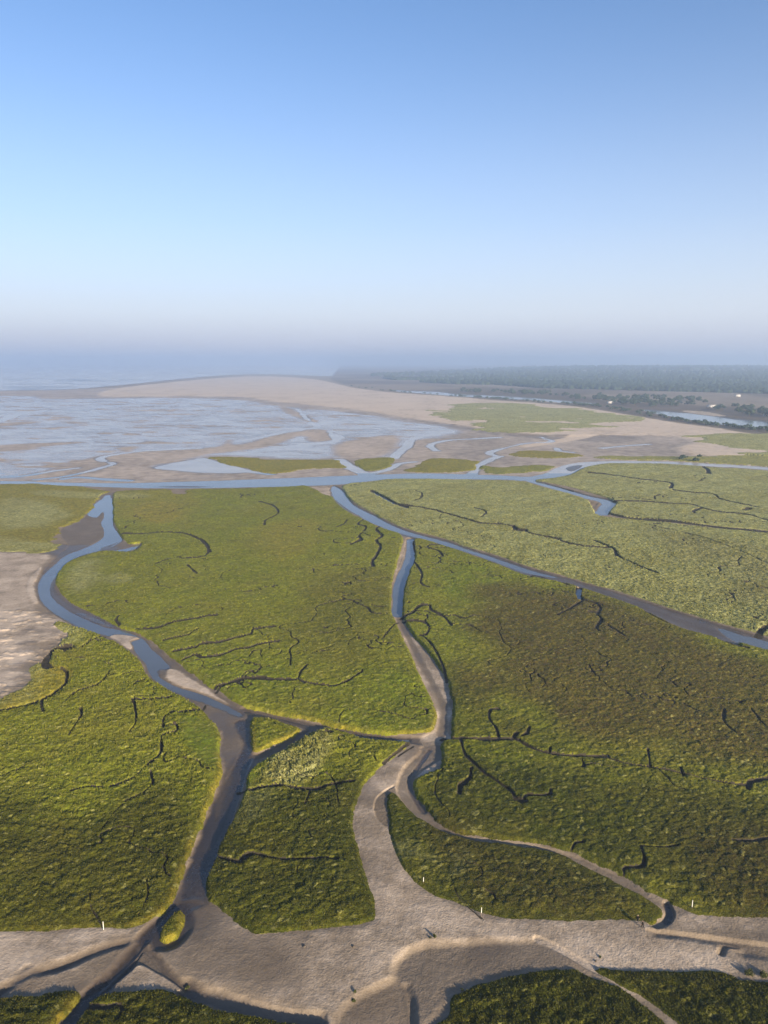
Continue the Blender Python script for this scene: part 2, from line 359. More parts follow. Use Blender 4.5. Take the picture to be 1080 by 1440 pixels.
cut(crop(0, 1180, 3, [(780, 615), (830, 645), (900, 660), (980, 685), (1080, 715), (1200, 745), (1330, 760)]), 2.6, -.18, bank=1.3, w=.6, t=.25)
lay(crop(0, 1180, 3, [(480, 620), (560, 540), (590, 535), (680, 570), (770, 630), (640, 640)]), z=.55, t=.8, w=0, b=.8, jit=.3)
lay(crop(0, 1180, 3, [(600, 450), (560, 520), (500, 590), (560, 535), (600, 522), (680, 560), (660, 500)]), z=.15, t=.5, w=.3, b=.8, jit=.2, mode='min')
lay(crop(340, 1180, 3, [(-120, 590), (0, 600), (150, 640), (320, 700), (420, 740), (300, 760), (0, 700), (-150, 640)]), z=plane((300, 1380, .55), (430, 1420, .45), (360, 1415, .2)), t=.72, b=5, mode='min')
lay(crop(0, 1180, 3, [(0, 545), (50, 560), (130, 520), (300, 440), (540, 395), (560, 412), (420, 445), (200, 520), (60, 590)]), z=.66, t=.82, b=4.0, jit=.6)
lay([(262, 1272), (270, 1290), (262, 1312), (242, 1330), (216, 1330), (214, 1308), (232, 1286), (248, 1272)], z=-.12, w=.7, t=-.05, b=1.6, jit=.3)
lay([(255, 1235), (292, 1240), (312, 1275), (285, 1305), (250, 1300)], z=.12, w=.5, t=.35, b=9, k=.75)
lay([(262, 1272), (270, 1290), (262, 1312), (242, 1330), (216, 1330), (214, 1308), (232, 1286), (248, 1272)], z=-.1, w=.7, t=.0, b=2.4, jit=.3)
# the curved step and its two hollows
hollow = [(554, 1374), (556, 1352), (572, 1335), (590, 1327.5), (612, 1323.5), (700, 1320), (757, 1320), (775, 1328), (800, 1342), (835, 1356), (810, 1361), (746, 1366), (673, 1383), (636, 1398), (628, 1427), (600, 1445), (580, 1470), (572, 1405), (568, 1380)]
lay(hollow, z=plane((560, 1360, .05), (700, 1323, .15), (720, 1368, .52)), t=.66, w=.12, b=2.2, jit=.3, mode='min')
lay([(552, 1374), (566, 1377), (573, 1400), (577, 1445), (560, 1490), (440, 1490), (478, 1422), (497, 1402), (527, 1385)], z=plane((556, 1380, -.12), (500, 1430, .15), (565, 1440, -.05)), t=.58, w=.2, b=2.0, jit=.3, mode='min')
cut([(571, 1384), (577, 1402), (579, 1440), (576, 1470)], .4, -.2, bank=1.3, w=.3, t=.5, jit=.3)
lay([(545, 1374), (550, 1350), (568, 1331), (588, 1323), (612, 1319.5), (700, 1316.5), (757, 1317), (700, 1319.6), (612, 1322.5), (590, 1326.5), (572, 1334), (556, 1351), (553, 1374)], t=.86, b=2.4, jit=.3, k=.45)  # sunlit lip of the step, painted as a paler sand tone
cut([(756, 1319), (778, 1328), (800, 1340), (830, 1357), (866, 1377), (905, 1404), (925, 1418), (946, 1436), (990, 1475)], 1.3, .35, bank=.4, t=.85, jit=.2)
# right hand hollow
lay([(917, 1303), (945, 1303), (955, 1307), (981, 1303.5), (1017, 1301.5), (1080, 1309), (1480, 1340), (1480, 1372), (1080, 1345), (1040, 1330), (1012, 1325), (968, 1318), (935, 1314), (920, 1311)], z=np.maximum(plane((930, 1308, .12), (1010, 1318, .14), (1080, 1325, .40)), .08), t=.70, w=.1, b=2.4, jit=.4, mode='min')
lay([(953, 1305), (981, 1301), (1017, 1299), (1080, 1307), (1080, 1310), (1017, 1302), (981, 1304), (955, 1308)], t=.86, b=2.0, jit=.3, k=.45)  # pale tone painted along the hollow's upper lip, where the sun catches it
cut(crop(960, 1300, 9, [(480, 345), (500, 300), (520, 260), (560, 235), (640, 245), (700, 250)]), .5, .2, bank=.9, t=.5, jit=.3)
# hook creek in the west
hook1 = [(147, 893), (135, 899), (120, 907), (113, 912)]
hook2 = [(95, 912), (84, 912), (74, 916), (66, 925), (63, 934), (68, 939)]
hook3 = [(86, 940), (93, 945), (94, 954), (88, 964), (72, 976), (58, 984), (35, 992), (0, 1000), (-80, 1020)]

bare = zs.copy()

# ------------------------------------------------------------------ marsh meadows
Z_ = lambda *a: list(a)
MEADOWS = [
    # key, outline, top height, bank width, label
    ('far west', [(-420, 682), (0, 679.5), (67, 681), (133, 686), (150, 690), (138, 697), (127, 714), (118, 725), (104, 731), (87, 743), (83, 760), (77, 774), (33, 778), (0, 776), (-420, 776)], .9, 2.5,
     'yellowed marsh meadow beyond the river with a dull grey bare patch'),
    ('west', [(160, 694), (172, 690), (210, 688.5), (238, 688), (243, 694), (262, 694), (267, 688), (340, 686.5), (407, 684), (433, 683.5), (455, 695), (466, 698), (480, 713), (507, 728), (540, 743), (566, 753), (560, 785), (552, 815), (550, 850), (552, 864), (566, 895), (579, 922), (592, 953), (603, 974), (614, 1000), (612, 1020), (600, 1028), (553, 1031), (513, 1027.5), (473, 1021), (450, 1015), (407, 1006), (373, 999), (352, 995), (333, 988), (308, 970), (290, 960), (260, 937), (233, 917), (213, 900), (193, 889), (163, 878), (133, 863), (100, 847), (82, 828), (80, 808), (93, 792), (113, 782), (147, 774), (185, 775), (199, 763), (185, 764), (174, 758), (167, 748), (160, 733), (159, 715)], 1.15, .9,
     'broad green marsh meadow between the winding river and the straight north creek'),
    ('south west', [(-420, 1080), (-80, 1022), (0, 1001), (35, 994), (60, 986), (75, 978), (92, 965), (98, 952), (90, 942), (72, 940), (66, 930), (70, 918), (85, 906), (100, 893), (80, 880), (86, 876), (113, 885), (147, 895), (160, 901), (185, 918), (198, 931), (206, 948), (227, 964), (253, 978), (277, 991), (293, 1008), (309, 1027), (307, 1053), (312, 1073), (309, 1093), (292, 1140), (279, 1170), (266, 1200), (256, 1232), (246, 1258), (227, 1281), (206, 1296), (180, 1304), (143, 1301), (83, 1305), (0, 1307), (-420, 1306)], 1.3, .8,
     'large dark green marsh meadow between the west sand field and the front sand lane'),
    ('centre', [(345, 1302), (317, 1283), (293, 1263), (290, 1245), (293, 1230), (307, 1193), (323, 1160), (340, 1127), (348, 1100), (350, 1088), (366, 1071), (400, 1054), (433, 1034), (457, 1024.5), (483, 1029), (507, 1038), (547, 1042), (572, 1043.5), (574, 1047), (540, 1073), (517, 1097), (503, 1120), (495, 1153), (500, 1178), (508, 1207), (517, 1240), (527, 1270), (527, 1285), (519, 1295), (473, 1302), (407, 1307), (363, 1309)], 1.3, .7,
     'tilted four-sided meadow with a patch of pale tussocks, west of the sand lane'),
    ('triangle', [(355, 1010), (383, 1011), (407, 1019), (422, 1027), (393, 1043), (362, 1055), (354, 1050), (352, 1028)], 1.2, .7, 'small triangular green meadow at the meeting of three channels'),
    ('east', [(584, 757), (627, 768), (667, 781), (700, 793), (735, 807), (770, 814.5), (809, 823), (869, 843), (897, 853), (925, 867), (960, 883), (1003, 895), (1041, 908), (1080, 914), (1480, 1045), (1480, 1305), (1080, 1288.5), (999, 1286.5), (974, 1281.5), (950, 1271), (939, 1263), (911, 1251), (879, 1230), (848, 1215.5), (806, 1197.5), (753, 1184.5), (690, 1176.5), (657, 1171.5), (625, 1160), (606, 1143), (590, 1123), (582, 1103), (587, 1092), (617, 1081), (622, 1064), (620, 1044), (634, 1037), (634, 1022), (637, 997), (632, 967), (624, 947), (608, 923), (594, 907), (578, 887), (568, 868), (566, 857), (568, 833), (573, 810), (583, 783)], 1.2, .8,
     'wide eastern meadow turning brown in its middle, below the diagonal channel'),
    ('strip', [(548, 1115), (558, 1118), (572, 1134), (599, 1154), (622, 1168), (657, 1179), (700, 1185.5), (753, 1191.5), (795, 1203), (827, 1220), (869, 1241), (904, 1258), (929, 1275), (930, 1286), (913, 1293), (904, 1292), (841, 1291), (735, 1291.5), (700, 1288), (673, 1280), (640, 1267), (613, 1258), (593, 1245), (573, 1227), (560, 1207), (553, 1187), (547, 1160), (546, 1137)], 1.05, .6,
     'narrow curved meadow between the pale sand lane and the thin winding creek'),
    ('west fringe', [(-420, 1070), (-80, 1015), (0, 985), (25, 972), (42, 958), (54, 942), (64, 934), (71, 940), (82, 940), (90, 949), (85, 963), (70, 974), (56, 982), (33, 990), (0, 998), (-80, 1019), (-420, 1076)], 1.0, 1.6, 'thin golden-green marsh fringe between the pale sand field and the hooked creek'),
    ('islet', [(257, 1280), (247, 1281), (230, 1297), (222, 1310), (224, 1320), (238, 1321.5), (252, 1310), (258, 1295)], 1.1, .6, 'small grassy islet with a yellow rim in the muddy channel mouth'),
    ('north east', [(482, 683), (495, 679), (520, 677), (540, 674), (573, 673), (640, 674), (700, 675), (738, 677), (755, 682), (785, 690), (810, 697), (828, 704), (834, 716), (842, 724), (869, 728.5), (946, 735.5), (1017, 743.5), (1080, 749.5), (1480, 790), (1480, 1008), (1080, 894), (1052, 886), (999, 871), (946, 855), (911, 844), (858, 827), (816, 815.5), (788, 807), (742, 795), (700, 780.5), (660, 769), (627, 757), (587, 747), (557, 737), (527, 722), (497, 705), (484, 690)], 1.2, 1.2,
     'long pale green meadow between the diagonal channel and the north shore'),
    ('far east', [(752, 674.5), (777, 672), (802, 667), (820, 658), (848, 652), (897, 651), (953, 653), (1017, 658), (1080, 662), (1480, 698), (1480, 782), (1080, 745.5), (1017, 740), (946, 732), (869, 725), (856, 720), (866, 708), (860, 702), (841, 696), (806, 685.5), (770, 678)], 1.2, 1.4,
     'pale grey-green meadow on the east side, under the upper creek'),
    ('front west', [(-420, 1412), (0, 1401), (50, 1399), (77, 1394), (105, 1392), (111, 1399), (98, 1416), (76, 1440), (45, 1480), (-20, 1660), (-420, 1660)], .955, .6, 'grassy bank corner beside the dark gully at the bottom'),
    ('front', [(122, 1413), (143, 1401), (187, 1393), (227, 1392), (253, 1397), (277, 1410), (317, 1421), (360, 1427), (407, 1437), (473, 1446), (500, 1500), (480, 1660), (10, 1660), (70, 1490), (108, 1437)], 1.0, .6, 'dark grassy bank at the bottom between two gullies'),
    ('front east', [(604, 1445), (629, 1428), (634, 1401), (653, 1393), (673, 1383), (700, 1377.5), (746, 1366.5), (784, 1363), (812, 1363), (835, 1374), (862, 1385), (895, 1405), (938, 1439), (980, 1480), (1100, 1660), (600, 1660), (590, 1500)], .865, .6, 'dark rough grass west of the narrow sandy path'),
    ('front corner', [(838, 1362), (860, 1363), (897, 1365), (946, 1365), (1003, 1365), (1031, 1372), (1080, 1380), (1480, 1392), (1480, 1660), (1140, 1660), (1000, 1475), (955, 1437), (908, 1402), (870, 1377)], .845, .6, 'dark rough grass east of the narrow sandy path'),
    ('front bank', [(-1000, 1640), (2080, 1640), (2080, 2690), (-1000, 2690)], 1.0, .6, 'dark rough grass running on below the bottom edge'),
    ('flat one', [(292, 643), (310, 641.5), (360, 643), (373, 645), (467, 645), (478, 649), (487, 657), (440, 658), (415, 661), (390, 664), (360, 662), (335, 655)], .55, 3, 'long olive-yellow marsh island on the mud north of the creek'),
    ('flat two', [(495, 647), (527, 642.5), (556, 643), (545, 656), (520, 661), (505, 655)], .5, 3, 'small blunt olive marsh island beside the forked mud channel'),
    ('flat three', [(570, 661), (585, 652), (605, 645), (632, 644), (667, 647), (670, 652), (655, 661), (620, 663)], .5, 3, 'ochre marsh island curving round a bare mud centre'),
    ('flat four', [(676, 653), (700, 656), (753, 653.5), (779, 655), (770, 661), (730, 664), (700, 665), (684, 662)], .55, 3, 'green marsh island next to the bend of the creek'),
    ('flat five', [(718, 639.5), (735, 632.8), (777, 634), (815, 639), (800, 642), (770, 643.5)], .45, 3, 'thin orange marsh strip on the upper mudflat'),
    ('shore band', [(835, 643), (850, 640.5), (876, 640.6), (953, 640.8), (1048, 641), (1080, 640), (1480, 668), (1480, 688), (1080, 655.5), (1017, 651), (988, 649.5), (946, 647), (876, 645.5)], .8, 3, 'narrow olive shore band along the north side of the creek'),
    ('dune patch', [(981, 617), (1034, 610), (1080, 612), (1480, 650), (1480, 668), (1080, 641), (1038, 634)], 1.9, 10, 'dull olive scrub patch at the edge of the pale beach'),
    ('dune meadow', [(640, 570), (700, 567), (760, 572), (806, 575), (860, 584), (895, 591), (841, 602), (781, 605.5), (700, 606), (655, 593), (625, 585)], 2.0, 16, 'thin olive grass cover on the pale sandbank'),
]
veg = np.full((R, Cn), -1e3, np.float32)
pid = np.full((R, Cn), -1, np.int16)
vtop = np.ones((R, Cn), np.float32)
bankw = np.ones((R, Cn), np.float32)
for i, (key, poly, top, bw, lab) in enumerate(MEADOWS):
    r = poly_sd(poly, 40 if bw > 2 else 14)
    win, sd = r
    sd = sd + J[win] * (1.0 if bw < 5 else 3.0)
    if bw == 3 or key in ('far west', 'west fringe'):
        sd = sd + 5 * fbm(X[win] * .7, Y[win], 24, 155, 3) + 3 * fbm(X[win], Y[win], 8, 157, 2)
    if key == 'south west':
        nw_ = (U[win[1]][None, :] < 160) & (V[win[0]][:, None] < 950)
        sd = sd + nw_ * (2.6 * fbm(X[win], Y[win], 9, 159, 3))
    if key == 'dune patch':
        sd = np.minimum(sd, 30) + 45 * fbm(X[win] * .6, Y[win], 50, 153, 4)
    if key == 'dune meadow':
        sd = np.minimum(sd, 45) + 75 * fbm(X[win] * .6, Y[win], 60, 151, 4)
    m = sd > veg[win]
    veg[win] = np.where(m, sd, veg[win]); pid[win] = np.where(m, i, pid[win])
    vtop[win] = np.where(m, top, vtop[win]); bankw[win] = np.where(m, bw, bankw[win])
KEY = {m[0]: i for i, m in enumerate(MEADOWS)}


def soft(poly, feather, jit=1.0):
    out = np.zeros((R, Cn), np.float32)
    r = poly_sd(poly, feather * 2 + 5)
    if r:
        win, sd = r
        out[win] = sstep(-feather, feather, sd + jit * feather * .9 * NS[win])
    return out


NS = fbm(X, Y, 22, 131, 4)
NM = fbm(X, Y, 7, 137, 3)
near_ = 1.0
# tussock relief --------------------------------------------------------------
inveg = veg > -3
xs, ys = X[inveg], Y[inveg]
dyv = np.repeat(DY, Cn, 1)[inveg]


def fade(lam):
    return sstep(1.2, 2.6, lam / dyv)


wx = xs + .5 * vnoise(xs, ys, 2.0, 201); wy = ys + .5 * vnoise(xs, ys, 2.0, 203)
ca, sa = math.cos(.55), math.sin(.55)
rx, ry = (wx * ca + wy * sa), (-wx * sa + wy * ca)                    # clumps lie slightly along the flood direction
d1, c1 = worley(rx, ry * 1.35, 2.3, 211)
d2, c2 = worley(rx, ry * 1.2, 1.05, 223)
d3, c3 = worley(xs, ys, .62, 227)
rel = (.34 * (1 - d1 * d1 * 1.3) * (.25 + 1.0 * c1) * fade(2.1) + .19 * (1 - d2 * d2 * 1.3) * (.3 + c2) * fade(1.05) + .10 * (1 - d3 * d3) * c3 * fade(.62)
       + .16 * fbm(xs, ys, 4.5, 231, 2) * fade(4.5) + .22 * vnoise(xs, ys, 11, 239) + .20 * vnoise(xs, ys, 6, 241) * sstep(380, 600, np.repeat(SS, Cn, 1)[inveg]))
relief = np.zeros((R, Cn), np.float32); relief[inveg] = rel
clump = np.zeros((R, Cn), np.float32); clump[inveg] = c2

amp = np.ones((R, Cn), np.float32)
for k_, a_ in (('far west', .35), ('west', .8), ('south west', 1.15), ('centre', 1.0), ('east', .75), ('strip', .8), ('front', 1.15), ('front west', 1.15), ('front east', 1.15), ('front corner', 1.15), ('flat one', .5), ('dune meadow', .5)):
    amp[pid == KEY[k_]] = a_
pale_c = soft([(398, 1050), (425, 1033), (455, 1028), (468, 1045), (455, 1075), (435, 1098), (405, 1104), (378, 1100), (372, 1090)], 2.0)
pale_d = soft([(348, 1110), (385, 1108), (375, 1140), (345, 1160), (330, 1160)], 2.5)
amp *= 1 + .8 * pale_c
smooth_zone = np.maximum(soft([(85, 800), (110, 785), (150, 780), (165, 800), (150, 830), (120, 845), (95, 840)], 5), soft([(255, 1010), (290, 1012), (305, 1040), (300, 1075), (275, 1065), (262, 1030)], 2.5))
amp *= 1 - .65 * smooth_zone
lush = np.maximum.reduce([soft([(520, 960), (575, 935), (605, 985), (610, 1020), (560, 1028), (500, 1015)], 4) * .7, soft([(250, 1005), (290, 1012), (308, 1040), (302, 1080), (275, 1065), (258, 1035)], 3), .8 * soft([(640, 795), (700, 800), (690, 850), (660, 900), (640, 870), (620, 820)], 6),
                          .5 * soft([(0, 1060), (150, 1050), (200, 1120), (100, 1200), (0, 1180)], 10), .5 * soft([(260, 935), (330, 920), (420, 960), (380, 995), (330, 985)], 5), .8 * soft([(350, 1090), (372, 1075), (400, 1056), (415, 1048), (385, 1075), (360, 1100), (345, 1125)], 1.2),
                          .7 * soft([(650, 1085), (680, 1060), (760, 1090), (900, 1130), (850, 1180), (720, 1150), (650, 1120)], 6), .6 * soft([(560, 1140), (600, 1170), (660, 1200), (640, 1245), (590, 1230), (565, 1190)], 3)])
brown = np.maximum(soft([(700, 825), (800, 832), (900, 868), (1080, 935), (1480, 1040), (1480, 1180), (1080, 1095), (950, 1060), (800, 1030), (710, 1000), (668, 940), (672, 870)], 16, 1.4), .4 * soft([(430, 830), (540, 800), (560, 880), (500, 940), (420, 900)], 12))
brown = np.maximum(brown, .75 * soft([(1000, 1160), (1080, 1150), (1200, 1180), (1200, 1290), (1080, 1285), (1000, 1270), (960, 1210)], 8))
brown = np.maximum(brown, .6 * soft([(920, 745), (1080, 780), (1300, 850), (1300, 900), (1080, 860), (1000, 800)], 22))
brown = np.maximum(brown, .55 * soft([(600, 1150), (700, 1200), (800, 1215), (900, 1270), (850, 1290), (700, 1280), (640, 1255)], 5))
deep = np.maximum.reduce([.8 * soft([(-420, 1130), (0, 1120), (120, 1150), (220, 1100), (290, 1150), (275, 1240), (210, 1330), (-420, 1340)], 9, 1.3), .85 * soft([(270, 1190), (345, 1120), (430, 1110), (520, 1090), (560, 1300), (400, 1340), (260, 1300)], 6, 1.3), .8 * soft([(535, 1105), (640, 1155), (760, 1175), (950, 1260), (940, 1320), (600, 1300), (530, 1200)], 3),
                           .85 * soft([(620, 1080), (700, 1070), (900, 1100), (1080, 1110), (1480, 1150), (1480, 1340), (1000, 1320), (850, 1245), (640, 1200)], 8, 1.2), .35 * soft([(640, 960), (760, 1030), (1080, 1090), (1080, 1130), (640, 1080)], 8)])  # foreground darkening painted into the grass colour, strongest in the front meadows
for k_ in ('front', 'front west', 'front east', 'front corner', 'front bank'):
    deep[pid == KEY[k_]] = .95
yellow = np.zeros((R, Cn), np.float32)
for k_, a_ in (('far west', .85), ('west fringe', .8), ('flat one', .9), ('flat two', .45), ('flat three', .8), ('flat four', .25), ('flat five', 1.0), ('shore band', .55), ('dune patch', .5), ('dune meadow', .5)):
    yellow[pid == KEY[k_]] = a_
yellow = np.maximum(yellow, .9 * soft([(185, 712), (215, 705), (255, 708), (258, 730), (220, 738), (190, 733)], 9))
yellow = np.maximum(yellow, .6 * soft([(370, 745), (430, 730), (440, 770), (390, 790)], 14))
yellow = np.maximum(yellow, .5 * soft([(170, 690), (270, 692), (260, 720), (170, 730)], 8))
yellow = np.maximum(yellow, .8 * soft([(0, 985), (40, 968), (85, 945), (92, 950), (85, 962), (50, 983), (0, 1000)], 2.5))
orange = .9 * soft([(0, 770), (60, 735), (85, 745), (80, 772), (30, 779)], 6) * .6
rim = np.where(np.isin(pid, [KEY[k] for k in ('south west', 'triangle', 'islet', 'front west', 'west')]), sstep(2.2, .3, veg) * sstep(-.5, .2, NM + .25), 0).astype(np.float32)
rim *= sstep(450, 300, SS)
rim *= np.where((pid == KEY['south west']) & ((U[None, :] < 175) | (V[:, None] < 1060)), .25, 1)
rim[pid == KEY['west']] *= sstep(985, 1010, np.repeat(V[:, None], Cn, 1))[pid == KEY['west']] * .8
yellow = np.maximum(yellow, .85 * rim)
pale = np.zeros((R, Cn), np.float32)
for k_, a_ in (('north east', .95), ('far east', 1.05), ('dune meadow', 1.7), ('dune patch', 1.1), ('shore band', .5), ('flat four', .2)):
    pale[pid == KEY[k_]] = a_
pale = np.maximum.reduce([pale, pale_c * (.9 + .7 * NM), pale_d * .45, .9 * soft([(0, 705), (40, 700), (90, 715), (85, 735), (40, 742), (0, 740)], 8) * (pid == KEY['far west']), .7 * soft([(60, 690), (200, 695), (190, 702), (60, 697)], 5),
                          .85 * soft([(100, 800), (130, 788), (145, 800), (130, 825), (105, 835), (92, 825)], 5), .6 * soft([(140, 815), (170, 805), (190, 815), (165, 822)], 3)])
pale = np.maximum(pale, (.75 + .6 * NM) * soft([(-420, 760), (60, 762), (80, 780), (60, 860), (120, 882), (120, 905), (80, 915), (60, 930), (40, 965), (0, 990), (-420, 1060)], 6))
pale = np.maximum(pale, .5 * sstep(.15, .6, NM) * np.isin(pid, [KEY['front west'], KEY['strip']]))
for q in (yellow, pale, brown, lush):
    np.clip(q, 0, 2, out=q)

# vegetated surface + banks
tv = sstep(-.3, 1, veg / bankw)
vtop = vtop - .42 * sstep(1215, 1285, np.repeat(V[:, None], Cn, 1)) * np.isin(pid, [KEY[k] for k in ('south west', 'centre', 'strip', 'east')]) * sstep(6, 1, veg)
zv = vtop + relief * amp * (.25 * sstep(0, 1.0, veg) + .75 * sstep(.5, 3.5, veg))
z = bare + (zv - bare) * tv

# creeks cut into the meadows ------------------------------------------------
trench = np.zeros((R, Cn), np.float32)
trench_wet = np.zeros((R, Cn), np.float32)


def creek(pts, k=1.0, floor=None, wide=None, water=False):
    P = np.array(pts)
    vm = float(P[:, 1].mean())
    pm = H / (SP + CP * (vm - CY) / F) / F
    w = wide or (.36 + 1.35 * max(pm - .14, 0) / .25) * k
    bank = .14 + .35 * pm
    r = line_dist(pts, w * 2 + bank + 6, across=.95)
    if r is None:
        return
    win, d, _ = r
    d = d + (.35 + .3 * w) * fbm(X[win], Y[win], 3.0 + 4 * pm, 301, 2) * .55
    m = 1 - sstep(w * .5 - .1, w * .5 + bank, d)
    fl = floor if floor is not None else (WATER - .25 if water else 1.2 - min(1.0, max(.36, .27 * w)))
    z[win] += (np.minimum(z[win], fl) - z[win]) * m
    np.maximum(trench[win], m, out=trench[win])


